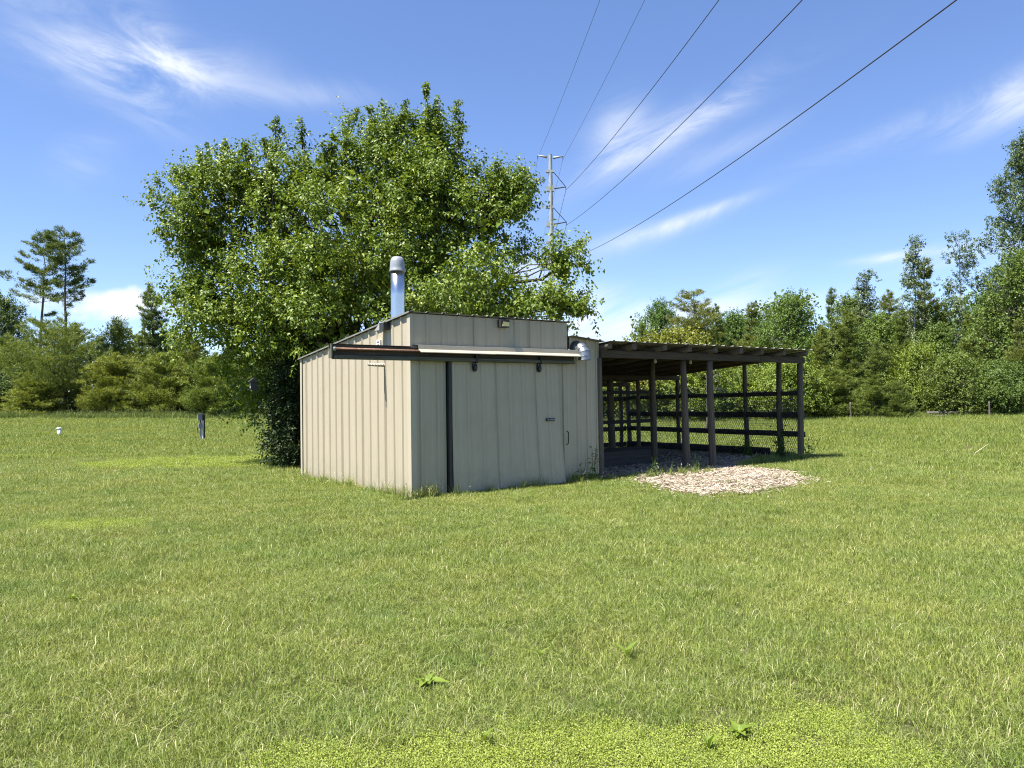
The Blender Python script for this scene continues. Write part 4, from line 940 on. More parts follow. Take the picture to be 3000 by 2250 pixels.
trees = [
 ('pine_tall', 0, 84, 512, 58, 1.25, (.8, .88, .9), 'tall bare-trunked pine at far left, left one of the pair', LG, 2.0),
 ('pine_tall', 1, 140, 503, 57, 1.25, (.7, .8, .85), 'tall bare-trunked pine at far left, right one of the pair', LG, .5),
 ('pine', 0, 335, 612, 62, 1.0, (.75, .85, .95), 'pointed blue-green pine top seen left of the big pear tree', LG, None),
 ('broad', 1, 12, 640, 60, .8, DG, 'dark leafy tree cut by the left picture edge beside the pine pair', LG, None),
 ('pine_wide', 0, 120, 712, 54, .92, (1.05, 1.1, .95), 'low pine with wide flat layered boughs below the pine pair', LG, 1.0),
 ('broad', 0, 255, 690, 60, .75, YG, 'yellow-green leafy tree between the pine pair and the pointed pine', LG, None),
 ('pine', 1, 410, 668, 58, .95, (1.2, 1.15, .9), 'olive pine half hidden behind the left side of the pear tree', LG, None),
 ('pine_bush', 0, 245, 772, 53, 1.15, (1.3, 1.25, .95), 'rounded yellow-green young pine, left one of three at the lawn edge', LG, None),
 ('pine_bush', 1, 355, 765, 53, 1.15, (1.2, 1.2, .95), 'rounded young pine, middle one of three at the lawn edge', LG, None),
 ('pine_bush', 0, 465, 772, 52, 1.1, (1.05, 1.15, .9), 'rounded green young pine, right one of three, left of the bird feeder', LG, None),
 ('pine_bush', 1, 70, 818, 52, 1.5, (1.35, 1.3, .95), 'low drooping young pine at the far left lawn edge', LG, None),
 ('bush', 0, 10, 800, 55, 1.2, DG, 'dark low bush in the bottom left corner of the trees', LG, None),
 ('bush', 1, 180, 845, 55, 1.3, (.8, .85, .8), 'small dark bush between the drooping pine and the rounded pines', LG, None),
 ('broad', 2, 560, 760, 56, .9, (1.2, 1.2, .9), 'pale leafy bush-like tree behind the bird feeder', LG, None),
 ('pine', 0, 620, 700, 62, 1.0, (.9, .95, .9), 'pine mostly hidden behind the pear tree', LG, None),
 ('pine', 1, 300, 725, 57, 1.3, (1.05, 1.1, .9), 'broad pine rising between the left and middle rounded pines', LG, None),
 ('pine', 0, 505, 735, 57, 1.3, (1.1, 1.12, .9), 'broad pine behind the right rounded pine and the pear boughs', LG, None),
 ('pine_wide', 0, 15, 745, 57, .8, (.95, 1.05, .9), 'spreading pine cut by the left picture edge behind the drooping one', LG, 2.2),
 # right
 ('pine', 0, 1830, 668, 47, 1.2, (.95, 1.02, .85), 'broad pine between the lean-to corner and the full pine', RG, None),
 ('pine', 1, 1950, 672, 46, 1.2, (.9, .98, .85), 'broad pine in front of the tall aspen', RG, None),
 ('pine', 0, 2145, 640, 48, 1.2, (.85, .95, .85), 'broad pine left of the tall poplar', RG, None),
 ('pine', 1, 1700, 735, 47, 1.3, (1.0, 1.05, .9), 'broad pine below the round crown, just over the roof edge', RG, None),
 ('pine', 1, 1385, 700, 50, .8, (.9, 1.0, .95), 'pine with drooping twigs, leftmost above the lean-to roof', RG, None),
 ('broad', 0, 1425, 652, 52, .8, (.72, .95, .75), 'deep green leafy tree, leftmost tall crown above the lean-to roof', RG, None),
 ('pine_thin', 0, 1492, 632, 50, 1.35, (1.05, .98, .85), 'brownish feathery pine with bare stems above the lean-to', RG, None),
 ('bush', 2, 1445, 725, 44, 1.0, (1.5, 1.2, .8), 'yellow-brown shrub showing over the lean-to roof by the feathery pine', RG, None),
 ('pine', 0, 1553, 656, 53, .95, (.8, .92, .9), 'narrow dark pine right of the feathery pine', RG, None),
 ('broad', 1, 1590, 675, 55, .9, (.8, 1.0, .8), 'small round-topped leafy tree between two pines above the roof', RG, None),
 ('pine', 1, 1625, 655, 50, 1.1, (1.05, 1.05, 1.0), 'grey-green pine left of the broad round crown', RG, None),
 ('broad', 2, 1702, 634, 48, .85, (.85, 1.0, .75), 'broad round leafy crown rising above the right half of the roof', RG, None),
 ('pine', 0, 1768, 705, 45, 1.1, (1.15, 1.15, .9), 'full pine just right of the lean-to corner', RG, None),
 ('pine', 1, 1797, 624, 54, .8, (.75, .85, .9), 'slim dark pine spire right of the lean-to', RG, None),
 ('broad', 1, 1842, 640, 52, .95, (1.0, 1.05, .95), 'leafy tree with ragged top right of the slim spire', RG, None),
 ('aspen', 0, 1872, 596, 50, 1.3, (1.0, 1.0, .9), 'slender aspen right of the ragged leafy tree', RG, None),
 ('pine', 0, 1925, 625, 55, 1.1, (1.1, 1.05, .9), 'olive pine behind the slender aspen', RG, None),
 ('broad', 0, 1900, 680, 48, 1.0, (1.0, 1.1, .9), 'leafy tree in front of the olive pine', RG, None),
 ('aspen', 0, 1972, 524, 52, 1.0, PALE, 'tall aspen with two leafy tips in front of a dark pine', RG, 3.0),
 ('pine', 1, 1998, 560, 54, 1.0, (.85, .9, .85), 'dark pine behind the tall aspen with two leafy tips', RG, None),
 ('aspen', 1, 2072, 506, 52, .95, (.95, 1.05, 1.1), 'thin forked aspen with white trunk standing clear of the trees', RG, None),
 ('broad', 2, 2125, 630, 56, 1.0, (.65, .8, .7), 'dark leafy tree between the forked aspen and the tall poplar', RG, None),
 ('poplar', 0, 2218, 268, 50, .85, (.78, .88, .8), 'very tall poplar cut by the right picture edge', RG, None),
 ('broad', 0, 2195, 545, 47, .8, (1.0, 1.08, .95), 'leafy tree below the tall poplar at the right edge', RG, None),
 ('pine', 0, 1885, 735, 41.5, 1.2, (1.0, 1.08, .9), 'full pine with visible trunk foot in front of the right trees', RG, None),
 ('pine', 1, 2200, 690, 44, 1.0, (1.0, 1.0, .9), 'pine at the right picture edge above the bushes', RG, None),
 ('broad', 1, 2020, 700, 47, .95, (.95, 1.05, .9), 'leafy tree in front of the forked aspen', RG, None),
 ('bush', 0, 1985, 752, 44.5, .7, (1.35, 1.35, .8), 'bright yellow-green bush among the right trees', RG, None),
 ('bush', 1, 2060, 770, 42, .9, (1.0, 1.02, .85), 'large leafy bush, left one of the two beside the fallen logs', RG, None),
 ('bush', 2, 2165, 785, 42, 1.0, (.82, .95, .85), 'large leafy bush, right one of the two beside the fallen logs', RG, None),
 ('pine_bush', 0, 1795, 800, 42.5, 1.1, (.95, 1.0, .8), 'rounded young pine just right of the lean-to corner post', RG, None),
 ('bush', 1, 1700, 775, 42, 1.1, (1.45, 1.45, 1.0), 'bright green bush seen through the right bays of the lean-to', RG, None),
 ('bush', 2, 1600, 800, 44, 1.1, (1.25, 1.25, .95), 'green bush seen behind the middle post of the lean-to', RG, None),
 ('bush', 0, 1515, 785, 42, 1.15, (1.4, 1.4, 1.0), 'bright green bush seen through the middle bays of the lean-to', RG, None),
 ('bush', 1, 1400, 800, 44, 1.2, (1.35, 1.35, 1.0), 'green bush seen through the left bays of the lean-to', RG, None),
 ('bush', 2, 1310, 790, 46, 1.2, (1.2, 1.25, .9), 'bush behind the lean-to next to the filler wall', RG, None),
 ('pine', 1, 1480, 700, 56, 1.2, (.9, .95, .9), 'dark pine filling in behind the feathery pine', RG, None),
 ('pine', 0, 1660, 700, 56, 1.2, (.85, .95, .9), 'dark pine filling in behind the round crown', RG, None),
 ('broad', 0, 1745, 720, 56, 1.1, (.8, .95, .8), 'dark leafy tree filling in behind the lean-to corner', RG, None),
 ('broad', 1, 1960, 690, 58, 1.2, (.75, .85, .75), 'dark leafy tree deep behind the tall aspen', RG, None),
 ('pine', 1, 2090, 680, 50, 1.0, (1.0, 1.05, .9), 'pine between the forked aspen and the large bushes', RG, None),
 ('pine_bush', 1, 1935, 825, 41, 1.0, (.9, 1.0, .85), 'small young pine at the foot of the full pine', RG, None),
]
for a in trees: edge_tree(*a)
# the wood behind the single trees: one mass of leaves
def far_woods():
    rg = np.random.default_rng(90); N = 95000
    a = np.where(rg.uniform(0, 1, N) < .5, rg.uniform(-.95, -.28, N), rg.uniform(.215, .95, N)); D = rg.uniform(62, 72, N)
    x = np.tan(a) * D * .72; y = D; base = zg(x, y)
    top = 5.6 + 1.2 * np.sin(x * .35) + .9 * np.sin(x * .83 + 1) + .6 * np.sin(x * 2.1) + np.where(x > 0, 1.9, 0)
    z = base + top * rg.uniform(0, 1, N) ** .8
    c = np.stack([x, y, z], -1)
    d = rg.normal(0, 1, (N, 3)); nr = rg.normal(0, .7, (N, 3)) + np.array([0, -.3, .8])
    me = leaf_mesh('far_woods', c, d, nr, rg.uniform(.22, .42, N), rg.uniform(.15, .28, N), np.clip(rg.normal(.35, .2, N), 0, 1))
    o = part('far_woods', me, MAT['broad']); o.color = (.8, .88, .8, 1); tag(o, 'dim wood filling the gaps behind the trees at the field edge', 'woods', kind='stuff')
far_woods()

# ------------------------------------------------------------------ grass: clumps scattered over the ground
def blades(name, seed, n, patch, h0, h1, w0, w1, lean, mat, dry=.12, seed_heads=0.0, upright=1.0):
    rg = np.random.default_rng(seed)
    p = rg.uniform(-patch / 2, patch / 2, (n, 2)); a = rg.uniform(0, 2 * np.pi, n); h = rg.uniform(h0, h1, n) * rg.uniform(.7, 1.1, n); w = rg.uniform(w0, w1, n)
    ln = np.abs(rg.normal(lean, lean * .6, n)); dirn = np.stack([np.cos(a), np.sin(a), np.zeros(n)], -1); b = a + rg.uniform(-1.2, 1.2, n)
    side = np.stack([-np.sin(b), np.cos(b), np.zeros(n)], -1)
    base = np.stack([p[:, 0], p[:, 1], np.full(n, -.012)], -1); up = np.array([0, 0, 1.])
    mid = base + up * (h * .58)[:, None] + dirn * (h * ln * .35)[:, None]
    tip = base + up * (h * (1 - .28 * np.clip(ln, 0, 2)))[:, None] + dirn * (h * ln)[:, None]
    hw = (side * (w / 2)[:, None])
    vs = [base - hw, base + hw, mid + hw * .85, mid - hw * .85, tip]
    q = np.arange(n)[:, None] * 5
    quad = (q + np.array([[0, 1, 2, 3]])); tri = (q + np.array([[3, 2, 4]]))
    loops = np.concatenate([quad.ravel(), tri.ravel()]); sizes = np.concatenate([np.full(n, 4), np.full(n, 3)])
    t = np.clip(rg.normal(.42, .26, n), 0, .82); t = np.where(rg.uniform(0, 1, n) < dry, rg.uniform(.88, 1, n), t)
    co = np.stack(vs, 1).reshape(-1, 3); tint = np.repeat(t, 5)
    if seed_heads > 0:
        m = int(n * seed_heads); idx = rg.choice(n, m, False); k = len(co)
        c = tip[idx]; L = h[idx] * .13; d = unit(tip[idx] - mid[idx]); s2 = side[idx]
        v2 = np.stack([c - d * L[:, None] * .3, c + s2 * .008 + d * (L * .3)[:, None], c + d * L[:, None], c - s2 * .008 + d * (L * .3)[:, None]], 1).reshape(-1, 3)
        co = np.concatenate([co, v2]); q2 = (k + np.arange(m)[:, None] * 4 + np.arange(4)[None])
        loops = np.concatenate([loops, q2.ravel()]); sizes = np.concatenate([sizes, np.full(m, 4)]); tint = np.concatenate([tint, np.full(m * 4, .97)])
    me = np_mesh(name, co, loops, sizes, False, tint); me.materials.append(mat)
    return bpy.data.objects.new(name, me)
def sedum_clump(name, seed, patch=.2, stems=130):
    rg = np.random.default_rng(seed); p = rg.uniform(-patch / 2, patch / 2, (stems, 2)); h = rg.uniform(.008, .035, stems)
    tp = np.stack([p[:, 0], p[:, 1], np.zeros(stems)], -1); td = unit(np.stack([rg.normal(0, .3, stems), rg.normal(0, .3, stems), np.ones(stems)], -1))
    c, d, nr, L, w, i = twig_leaves(rg, tp, td, h, 6, .0095, .006, up=.8, grav=-.1)
    me = leaf_mesh(name, c, d, nr, L, w, np.clip(rg.normal(.5, .2, len(c)), 0, 1)); me.materials.append(MAT['sedum'])
    return bpy.data.objects.new(name, me)
def scatter(name, sources, x, y, rz, sc, label, tilt=.06, seed=0, cat='grass'):
    rg = np.random.default_rng(seed + 1000); n = len(x)
    col = bpy.data.collections.new(name + '_sources')
    for o in sources: col.objects.link(o)
    me = bpy.data.meshes.new(name); me.vertices.add(n); me.vertices.foreach_set('co', np.stack([x, y, zg(x, y)], -1).astype(np.float32).ravel())
    def att(nm, typ, val, key):
        a = me.attributes.new(nm, typ, 'POINT'); a.data.foreach_set(key, np.asarray(val).ravel())
    att('rot', 'FLOAT_VECTOR', np.stack([rg.normal(0, tilt, n), rg.normal(0, tilt, n), rz], -1).astype(np.float32), 'vector')
    att('scl', 'FLOAT_VECTOR', np.asarray(sc, np.float32), 'vector')
    att('idx', 'INT', rg.integers(0, len(sources), n).astype(np.int32), 'value')
    o = part(name, me, None); me.materials.append(sources[0].data.materials[0])
    ng = bpy.data.node_groups.new(name, 'GeometryNodeTree')
    ng.interface.new_socket('Geometry', in_out='INPUT', socket_type='NodeSocketGeometry'); ng.interface.new_socket('Geometry', in_out='OUTPUT', socket_type='NodeSocketGeometry')
    N = ng.nodes.new; gi, go = N('NodeGroupInput'), N('NodeGroupOutput'); ci = N('GeometryNodeCollectionInfo'); ci.inputs['Collection'].default_value = col
    ci.inputs['Separate Children'].default_value = True; ci.inputs['Reset Children'].default_value = True
    ip = N('GeometryNodeInstanceOnPoints'); ip.inputs['Pick Instance'].default_value = True
    def na(nm, t):
        k = N('GeometryNodeInputNamedAttribute'); k.data_type = t; k.inputs['Name'].default_value = nm; return k.outputs['Attribute']
    l = ng.links.new
    l(gi.outputs[0], ip.inputs['Points']); l(ci.outputs[0], ip.inputs['Instance']); l(na('idx', 'INT'), ip.inputs['Instance Index'])
    l(na('rot', 'FLOAT_VECTOR'), ip.inputs['Rotation']); l(na('scl', 'FLOAT_VECTOR'), ip.inputs['Scale']); l(ip.outputs[0], go.inputs[0])
    md = o.modifiers.new('scatter', 'NODES'); md.node_group = ng
    tag(o, label, cat, kind='stuff'); return o
def fbm2(x, y, f, ph=0.0):
    return (np.sin(f * x + 1.9 * np.sin(f * .57 * y + ph) + ph) * np.cos(f * .83 * y + 1.3 * np.sin(f * .71 * x - ph)) + .5 * np.sin(2.7 * f * x + 1.7 * f * y + ph * 2)) / 1.5
SEDUM = [tuple(gnd(px * DS, py * DS)[:2]) for px, py in ((380, 1720), (500, 1640), (640, 1585), (740, 1600), (900, 1610), (1000, 1590), (1050, 1560), (1130, 1552), (1300, 1568), (1420, 1560), (1560, 1545), (1640, 1530), (1720, 1500), (1830, 1505), (1900, 1545), (1960, 1600), (2060, 1640), (2120, 1720))]
def sedum_mask(x, y):
    jx, jy = jitter(x, y, .10, 5.0); m = in_poly(x + jx, y + jy, SEDUM)
    for (px, py, rx, ry) in ((440, 1000, 3.4, 2.2), (160, 1138, .9, .55), (560, 1003, 1.6, 1.4), (60, 985, 4, 1.2)):
        c = gnd(px * DS, py * DS)
        m |= (((x - c[0]) / rx) ** 2 + ((y - c[1]) / ry) ** 2 + .45 * fbm2(x, y, 2.2, 1.0)) < .7
    return m
def field(rg, y0, y1, dens, margin=1.0, k=.74):            # jittered grid over the wedge of ground in view
    st = 1 / math.sqrt(dens); w = k * y1 + margin
    gx, gy = np.meshgrid(np.arange(-w, w, st), np.arange(y0, y1, st), indexing='ij')
    x = gx.ravel() + rg.uniform(-.5, .5, gx.size) * st; y = gy.ravel() + rg.uniform(-.5, .5, gx.size) * st
    ok = np.abs(x) < k * y + margin
    return x[ok], y[ok]
def clear(x, y):
    u, v = to_uv(x, y); return ~((u > -.02) & (u < 3.5) & (v > -.03) & (v < SD)) & ~((u > 3.4) & (u < 4.3) & (v > .05) & (v < SD))
def grass():
    rg = np.random.default_rng(77)
    lawn = [blades('lawn_clump', 100 + i, 340, .28, .025, .068, .002, .0038, .85, MAT['grass'], .05 + .03 * (i % 3)) for i in range(7)]
    lawn += [blades('lawn_clump', 120 + i, 240, .28, .035, .095, .002, .0038, .9, MAT['grass'], .08) for i in range(3)]
    # near lawn
    X = []; Y = []; S = []
    for y0, y1, dn, s in ((1.2, 7, 58, 1.0), (7, 14, 40, 1.15), (14, 26, 18, 1.6)):
        x, y = field(rg, y0, y1, dn); X.append(x); Y.append(y); S.append(np.full(len(x), s))
    x, y, s = np.concatenate(X), np.concatenate(Y), np.concatenate(S)
    sm = sedum_mask(x, y); mm = mulch_mask(x, y); r = rg.uniform(0, 1, len(x))
    thin = fbm2(x, y, 1.1, 2.0)
    edge = np.zeros(len(x), bool)
    for ex, ey in ((.22, 0), (-.22, 0), (0, .25), (0, -.25), (.4, 0), (-.4, 0)): edge |= ~mulch_mask(x + ex, y + ey)
    mm &= ~(edge & (to_uv(x, y)[1] < -.3) & (rg.uniform(0, 1, len(x)) < .42))
    keep = clear(x, y) & (r < np.where(sm, np.where(y > 7, .5, .2), np.where(mm, np.where(to_uv(x, y)[1] < -.35, .10 + .25 * (fbm2(x, y, 3.0, .7) > .35), .03), 1.0)))
    x, y, s = x[keep], y[keep], s[keep]; n = len(x)
    hz_ = s * (.85 + .35 * (fbm2(x, y, .6, .3) * .5 + .5)) * rg.uniform(.75, 1.25, n)
    sc = np.stack([s * rg.uniform(.9, 1.15, n), s * rg.uniform(.9, 1.15, n), hz_], -1)
    scatter('lawn_grass', lawn, x, y, rg.uniform(0, 6.28, n), sc, 'short mown lawn grass covering the foreground', seed=1)
    # sedum mats
    sed = [sedum_clump('sedum_clump', 200 + i) for i in range(4)]
    X = []; Y = []; S = []
    for y0, y1, dn, s in ((2.4, 6, 110, 1.0), (6, 14, 60, 1.3), (14, 24, 16, 2.4)):
        x, y = field(rg, y0, y1, dn); k = sedum_mask(x, y) & clear(x, y) & (fbm2(x, y, 6, 4) > -.8); X.append(x[k]); Y.append(y[k]); S.append(np.full(k.sum(), s))
    x, y, s = np.concatenate(X), np.concatenate(Y), np.concatenate(S); n = len(x)
    scatter('sedum_mat', sed, x, y, rg.uniform(0, 6.28, n), np.stack([s, s, s * rg.uniform(.7, 1.3, n)], -1), 'bright yellow-green sedum mats among the grass', seed=2, cat='ground cover')
    # longer field grass beyond the lawn
    mead = [blades('meadow_clump', 300 + i, 260, .75, .08, .20, .006, .012, .55, MAT['meadow'], .10) for i in range(6)]
    X = []; Y = []; S = []
    for y0, y1, dn, s in ((23, 40, 4.2, 1.0), (40, 64, 2.6, 1.25)):
        x, y = field(rg, y0, y1, dn, 2.0); X.append(x); Y.append(y); S.append(np.full(len(x), s))
    # right of the lean-to the field starts nearer
    x, y = field(rg, 16, 24, 3.0); k = (x > 8.3) & (rg.uniform(0, 1, len(x)) < .6); X.append(x[k]); Y.append(y[k]); S.append(np.full(k.sum(), .8))
    x, y, s = np.concatenate(X), np.concatenate(Y), np.concatenate(S); k = clear(x, y) & ~mulch_mask(x, y); x, y, s = x[k], y[k], s[k]; n = len(x)
    sc = np.stack([s, s, s * rg.uniform(.6, 1.25, n) * np.where(x > 6, 1.25, .9)], -1)
    scatter('field_grass', mead, x, y, rg.uniform(0, 6.28, n), sc, 'longer grass of the field stretching to the trees', seed=3)
    # tall seed-headed grass along the trees
    tall = [blades('tall_clump', 400 + i, 90, .9, .4, .85, .010, .018, .3, MAT['tallgrass'], .05, .2) for i in range(4)]
    N = 2600; a = rg.uniform(-.72, .74, N); D = np.where(a < 0, rg.uniform(49, 56, N), rg.uniform(41, 44, N)); x = a * D; y = D
    k = (a < -.2) | (rg.uniform(0, 1, N) < .35); x, y = x[k], y[k]; n = len(x)
    s = rg.uniform(.55, 1.0, n) * np.where(x > 0, .5, .9)
    scatter('tall_grass', tall, x, y, rg.uniform(0, 6.28, n), np.stack([np.ones(n), np.ones(n), s], -1), 'tall seed-headed grass along the foot of the trees', seed=4)
    # unmown tufts against the walls and posts
    P = []
    for u0, v0, u1, v1, m in ((-.05, -.10, .75, -.12, 9), (.0, -.12, .35, -.16, 5), (.8, -.22, 3.0, -.26, 9), (3.1, -.2, 4.3, -.2, 16), (-.12, .0, -.12, 4.9, 22), (4.6, -.55, 6.6, -.75, 22), (10.6, -.15, 11.4, .9, 34), (11.1, .6, 11.3, 6.3, 40), (8.0, -.2, 10.6, .1, 26), (6.7, .05, 7.8, .0, 4)):
        t = rg.uniform(0, 1, m)[:, None]; w = np.array([uvw(u0, v0)])[:, :2] * (1 - t) + np.array([uvw(u1, v1)])[:, :2] * t; P.append(w + rg.normal(0, .07, (m, 2)))
    P = np.concatenate(P); n = len(P)
    uns = [blades('tuft_clump', 500 + i, 46, .16, .10, .26, .004, .007, .5, MAT['grass'], .10, .06) for i in range(4)]
    s = rg.uniform(.6, 1.3, n)
    scatter('unmown_tufts', uns, P[:, 0], P[:, 1], rg.uniform(0, 6.28, n), np.stack([np.ones(n), np.ones(n), s], -1), 'unmown grass tufts along the shed wall and lean-to posts', seed=5)
    # odd long blades and straw on the lawn
    x, y = field(rg, 2.0, 10, .9); k = clear(x, y) & ~mulch_mask(x, y); x, y = x[k], y[k]; n = len(x)
    lo = [blades('stray_clump', 600 + i, 12, .18, .09, .18, .0025, .004, .95, MAT['grass'], .2) for i in range(4)]
    scatter('stray_blades', lo, x, y, rg.uniform(0, 6.28, n), np.repeat(rg.uniform(.7, 1.2, n)[:, None], 3, 1), 'loose long blades scattered over the lawn', seed=6)
grass()

# ------------------------------------------------------------------ power line
def gnd2(px, py):
    z = 0.0
    for _ in range(12):
        p = gnd(px, py, z); z = float(zg(p[0], p[1]))
    return np.array([p[0], p[1], z])
def power_line():
    D = 66.0
    top = atD(1612, 453, D); X0 = top[0]; zb = float(zg(X0, D)); H = top[2] - zb
    pole = empty('transmission_pole', (X0, D, zb), 0, 'tall grey steel power pole standing behind the pear tree', 'pole')
    MB().lathe([(.34, -.3), (.34, 0), (.155, H - .05), (.165, H - .05), (.165, H)], 12).build('shaft', MAT['galvpole'], pole)
    def rel(px, py, dd=0.0): p = atD(px, py, D + dd); return (p[0] - X0, dd, p[2] - zb)
    for a, b in (((1603, 461), (1575, 455)), ((1620, 463), (1649, 458))):
        MB().tube([rel(*a), rel((a[0] + b[0]) / 2, (a[1] + b[1]) / 2), rel(*b)], [.11, .08, .055], 8).build('shield_arm', MAT['galvpole'], pole, True)
        MB().tube([rel(*b), (rel(*b)[0], 0, rel(*b)[2] - .3)], .03, 6).build('shield_clamp', MAT['wire'], pole)
    ends = []
    for ya, ye, xe, yb in ((553, 547.5, 1657.7, 502), (657, 650.5, 1659.3, 607), (760, 753.5, 1661, 711)):
        at_, en, bra = rel(1622, ya), rel(xe, ye), rel(1620, yb)
        MB().tube([at_, tuple((np.array(at_) + np.array(en)) / 2), en], [.06, .055, .045], 8).build('post_insulator', MAT['wire'], pole)
        MB().tube([bra, en], .032, 6).build('brace_insulator', MAT['wire'], pole)
        for r_, w_ in ((at_, .22), (bra, .1)): MB().box((r_[0] - .62, -.16, r_[2] - w_), (r_[0] + .05, .16, r_[2] + w_)).build('bracket', MAT['galvpole'], pole)
        MB().tube([en, (en[0], 0, en[2] - .28)], .03, 6).build('line_clamp', MAT['wire'], pole)
        ends.append(np.array(en) + np.array([X0, D, zb - .28]))
    sh = [np.array(rel(1575, 455)) + np.array([X0, D, zb - .25]), np.array(rel(1649, 458)) + np.array([X0, D, zb - .25])]
    specs = [(sh[0], 1757.6, 2.5, .010, 'thin shield wire, leftmost of the five overhead lines'), (sh[1], 1889, 2.5, .010, 'thin shield wire, second from left of the five overhead lines'),
             (ends[0], 2106, 4.0, .017, 'power line from the topmost insulator of the pole, middle of the five'), (ends[1], 2350, 4.0, .017, 'power line from the second insulator of the pole, fourth from left'),
             (ends[2], 2802, 4.0, .017, 'lowest and rightmost of the five overhead power lines')]
    for P0, xt, sag, r, lab in specs:
        Dm, half = 3.0, 63.0; zm = P0[2] - sag; b = sag / half ** 2; d = ray(xt, 0); d = d / d[1]; D1 = 25.0
        for _ in range(60): D1 = (zm + b * (D1 - Dm) ** 2 - CAM_H) / d[2]
        X1 = d[0] * D1; sl = (X1 - P0[0]) / (D1 - P0[1])
        near = [(P0[0] + sl * (y - P0[1]), y, zm + b * (y - Dm) ** 2) for y in np.linspace(-60, 66, 64)][:-1] + [tuple(P0)]
        far = [(P0[0] - .031 * (y - P0[1]), y, P0[2] - sag * 1.2 * (1 - ((y - 66 - 70) / 70) ** 2)) for y in np.linspace(66, 206, 30)][1:]
        o = MB().tube(near + far, r, 5).build('overhead_wire', MAT['wire'], None, True); tag(o, lab, 'power line', 'overhead power lines')
power_line()

# ------------------------------------------------------------------ small things in the yard
def bird_feeder():
    c = atD(743, 1124, 17.6); o = empty('bird_feeder', (c[0], c[1], c[2] - .13), .5, 'black house-shaped bird feeder hanging from the pear tree', 'bird feeder')
    MB().box((-.075, -.075, .0), (.075, .075, .17)).build('body', MAT['plastic'], o)
    MB().prism([(-.125, .165), (.125, .165), (0, .265)], 1, -.11, .11).build('roof', MAT['plastic'], o)
    MB().box((-.12, -.12, -.018), (.12, .12, -.001)).build('tray', MAT['plastic'], o)
    MB().box((-.078, -.03, .03), (-.0755, .03, .13)).build('seed_window', MAT['pvc'], o)
    MB().tube([(0, 0, .26), (.0, .0, .95)], .004, 5).build('hanging_wire', MAT['wire'], o)
bird_feeder()
def pedestal():
    b = gnd2(592, 1288); o = empty('electrical_pedestal', b, .5, 'weathered wooden post carrying two grey electrical boxes on the left lawn', 'electrical post')
    bar('post', (.06, 0, -.2), (.06, 0, 1.06), .11, .11, MAT['barkdark'], o)
    u_ = MB().box((-.17, -.15, .83), (.0, .06, 1.08)).build('meter_box', MAT['greybox'], o)
    MB().prism([(-.19, 1.08), (.02, 1.08), (.02, 1.10), (-.19, 1.095)], 1, -.17, .07).build('box_lid', MAT['greybox'], u_)
    MB().box((-.15, -.20, .50), (-.01, -.02, .70)).build('outlet_box', MAT['greybox'], o)
    MB().tube([(-.06, -.04, .84), (-.05, -.06, .70)], .03, 8).build('conduit', MAT['plastic'], o)
    MB().tube([(-.06, -.08, .50), (-.06, -.08, -.1)], .028, 8).build('conduit', MAT['greybox'], o)
    MB().tube([(.03, -.09, .82), (.02, -.1, .4), (.02, -.1, -.1)], .022, 8).build('conduit', MAT['pvc'], o)
    MB().tube([(-.15, -.1, .62), (-.19, -.1, .52), (-.18, -.1, .38), (-.1, -.09, .3), (-.06, -.08, .26)], .012, 6).build('cable', MAT['plastic'], o, True)
pedestal()
def well():
    b = gnd2(173, 1246); o = empty('well_casing', b, 0, 'short white well pipe with a round cap at the far left of the lawn', 'well pipe')
    s = b[1] / 57.0
    MB().lathe([(.125 * s, -.2), (.125 * s, .50 * s)], 20).build('pipe', MAT['pvc'], o, True)
    MB().lathe([(.13 * s, .47 * s), (.165 * s, .47 * s), (.165 * s, .56 * s), (.14 * s, .60 * s), (.03 * s, .61 * s)], 20).build('cap', MAT['pvc'], o, True)
well()
def marker():
    b = gnd2(2842, 1338); o = empty('marker_flag', b, .3, 'small pink marker flag standing in the grass at right', 'marker flag')
    o.scale = (1.5, 1.5, 1.25); MB().tube([(0, 0, 0), (-.03, 0, .16)], .003, 5).build('stem', MAT['straw'], o)
    MB().add([(-.03, 0, .15), (-.055, .01, .16), (-.06, .0, .21), (-.03, -.01, .215), (-.03, .002, .15), (-.055, .012, .16), (-.06, .002, .21), (-.03, -.008, .215)], [(0, 1, 2, 3), (7, 6, 5, 4)]).build('flag', MAT['pink'], o)
    a, c = gnd2(2848, 1341), atD(2895, 1301, 19.4); st = MB().tube([tuple(a), tuple(atD(2858, 1326, a[1])), tuple(c)], .006, 5).build('dry_stalk', MAT['straw'], None, True)
    tag(st, 'pale bent dry stalk leaning out of the grass beside the pink flag', 'stalk')
marker()
for i, (px, py, ang, ln, r, lab) in enumerate(((2790, 1212, .32, 2.6, .10, 'grey fallen log, lowest of the pile under the right bushes'), (2775, 1206, -.28, 2.0, .08, 'grey fallen log lying on top of the pile under the right bushes'), (2835, 1209, .5, 1.8, .13, 'short fallen log at the right end of the pile under the bushes'))):
    c = atD(px, py, 41.4); z = float(zg(c[0], 41.4)) + .03 + (.2 if i == 1 else 0)
    o = log('fallen_log', (c[0] - ln / 2 * math.cos(ang), 41.4 - ln / 2 * math.sin(ang), z), (c[0] + ln / 2 * math.cos(ang), 41.4 + ln / 2 * math.sin(ang), z + .05), r, r * .85, MAT['deadwood'], None, 90 + i)
    tag(o, lab, 'log')
for px, D, h, tl, lab in ((2898, 40.0, .85, .02, 'pale wooden stake at the field edge near the right picture edge'), (2494, 41.0, .95, -.06, 'thin leaning wooden stake at the field edge right of the lean-to')):
    c = atD(px, 1200, D); z = float(zg(c[0], D)); o = log('stake', (c[0], D, z - .1), (c[0] + tl, D, z + h), .045, .04, MAT['deadwood'], None, 95, .004); tag(o, lab, 'stake')
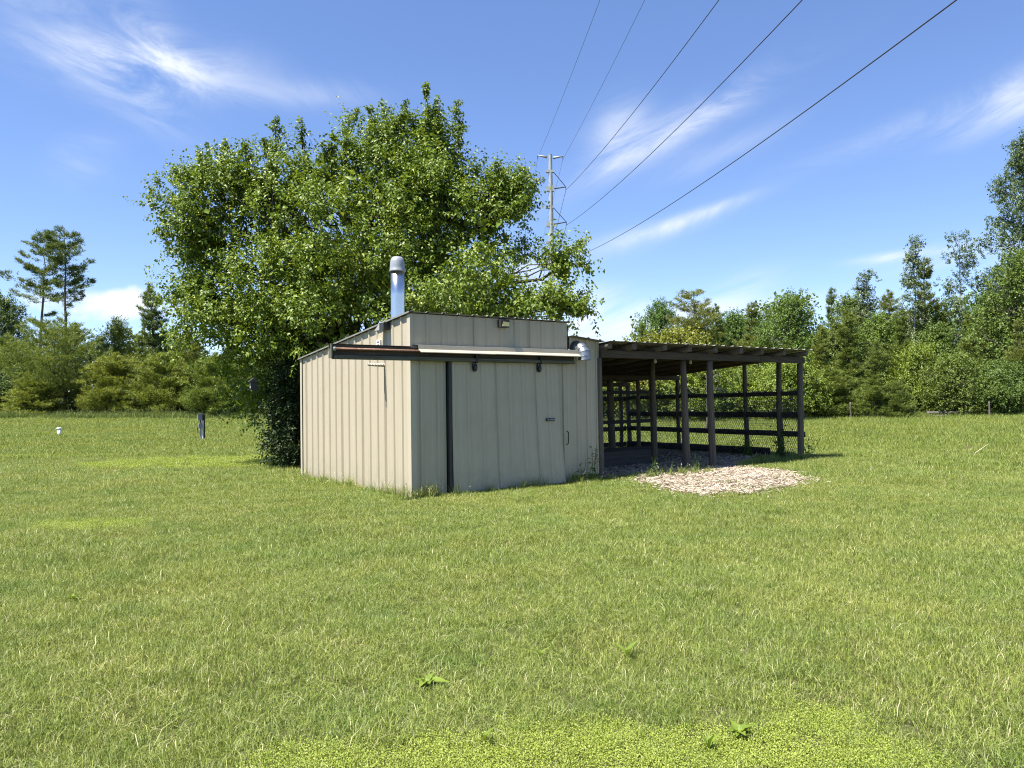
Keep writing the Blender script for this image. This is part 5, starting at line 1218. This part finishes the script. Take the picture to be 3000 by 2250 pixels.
def dead_branch():
    rg = np.random.default_rng(8); c = atD(2082, 1110, 33.0); br = []
    for k in range(14):
        a = c + np.array([rg.uniform(-.25, .1), rg.uniform(-.3, .3), rg.uniform(-.9, .5)]); e = a + np.array([rg.uniform(.3, .75), rg.uniform(-.3, .3), rg.uniform(-.35, .35)])
        br.append((curve(a, e, rg.uniform(.1, .35), 7, rg, .02), np.linspace(.014, .006, 7)))
    st = c + np.array([-.15, 0, 0]); br.append((np.array([[st[0] - .1, 33, float(zg(st[0], 33)) - .1], [st[0], 33, .8], st + np.array([0, 0, .1]), st + np.array([.1, 0, .7])]), np.array([.05, .045, .04, .02])))
    o = part('dead_sapling', tubes_mesh('dead_sapling', br), MAT['deadwood']); tag(o, 'bleached leafless dead sapling behind the middle post of the lean-to', 'dead tree')
dead_branch()
def weed(name, loc, seed, h, nst, lm, ll, lw, label, spread=.15, up=.9):
    rg = np.random.default_rng(seed); tp = np.zeros((nst, 3)); tp[:, :2] = rg.normal(0, spread * .15, (nst, 2))
    td = unit(np.stack([rg.normal(0, spread, nst), rg.normal(0, spread, nst), np.full(nst, up)], -1)); tl = h * rg.uniform(.7, 1.05, nst)
    c, d, nr, L, w, i = twig_leaves(rg, tp, td, tl, lm, ll, lw, up=.6, grav=.05, spread=1.0)
    o = empty(name, loc, seed * .7, label, 'weed')
    part('leaves', leaf_mesh('leaves', c, d, nr, L, w, np.clip(rg.normal(.5, .2, len(c)), 0, 1), True), MAT['weed'], o)
    part('stems', tubes_mesh('stems', [(np.array([tp[k], tp[k] + td[k] * tl[k] * .5 + rg.normal(0, .01, 3), tp[k] + td[k] * tl[k]]), np.array([.006, .005, .002])) for k in range(nst)]), MAT['weed'], o)
def at_uv(u, v): p = uvw(u, v); p[2] = float(zg(p[0], p[1])); return p
weed('tall_weed', at_uv(3.86, -.14), 1, .82, 4, 11, .15, .030, 'tall narrow-leaved weed growing against the wall below the elbow duct', .16)
weed('tall_weed', at_uv(3.55, -.16), 2, .42, 4, 8, .13, .024, 'shorter weed at the foot of the wall, left of the tall one', .3)
weed('tall_weed', at_uv(5.0, -.62), 3, .42, 5, 9, .08, .02, 'pale feathery weed at the grass edge before the lean-to entrance', .25)
weed('tall_weed', at_uv(5.65, -.55), 4, .36, 1, 9, .045, .02, 'single slender weed stem standing in the wood chips', .05)
weed('tall_weed', at_uv(6.35, -.55), 5, .40, 2, 9, .06, .02, 'thin weed on the edge of the sunlit wood chips left of the posts', .2)
weed('leafy_weed', at_uv(10.75, .62), 6, .85, 9, 12, .12, .07, 'dark leafy weed climbing the fence beside the second right post', .3)
weed('leafy_weed', at_uv(10.6, 1.3), 7, .6, 8, 10, .12, .07, 'leafy weed along the inside of the right fence boards', .35)
weed('leafy_weed', at_uv(11.25, .05), 8, .75, 6, 9, .11, .05, 'dark bushy weed at the foot of the right corner post', .3)
for i, (px, py, n, l, wd, lab) in enumerate(((1250, 2010, 8, .12, .045, 'broad-leaved weed rosette in the lawn, nearest the bottom centre'), (215, 1760, 12, .08, .025, 'small weed rosette in the lawn at left'), (1835, 1930, 3, .13, .04, 'upright broad weed leaf in the lawn right of centre'),
                                          (1418, 2180, 3, .10, .03, 'single weed shoot among the yellow ground cover at bottom centre'), (2165, 2160, 9, .09, .04, 'grey-green weed rosette in the yellow ground cover at bottom right'), (2075, 2205, 5, .11, .025, 'upright weed in the yellow ground cover at the bottom edge'), (1580, 1935, 3, .10, .03, 'small pale weed shoot in the lawn below the door'))):
    b = gnd2(px, py); rg = np.random.default_rng(i + 30); a = np.arange(n) * 2.4 + rg.uniform(0, 1); el = rg.uniform(.25, .9, n) if n > 5 else rg.uniform(.9, 1.3, n)
    d = np.stack([np.cos(a) * np.cos(el), np.sin(a) * np.cos(el), np.sin(el)], -1); c = np.tile(np.array([0, 0, .01]), (n, 1)); nr = np.stack([-np.cos(a) * np.sin(el), -np.sin(a) * np.sin(el), np.cos(el)], -1) + rg.normal(0, .15, (n, 3))
    o = part('weed_rosette', leaf_mesh('weed_rosette', c, d, nr, l * rg.uniform(.7, 1.2, n), wd * rg.uniform(.8, 1.2, n), np.clip(rg.normal(.75, .15, n), 0, 1), True, .3, .3), MAT['weed']); o.location = tuple(b); o.color = (1.3, 1.2, .8, 1)
    tag(o, lab, 'weed')
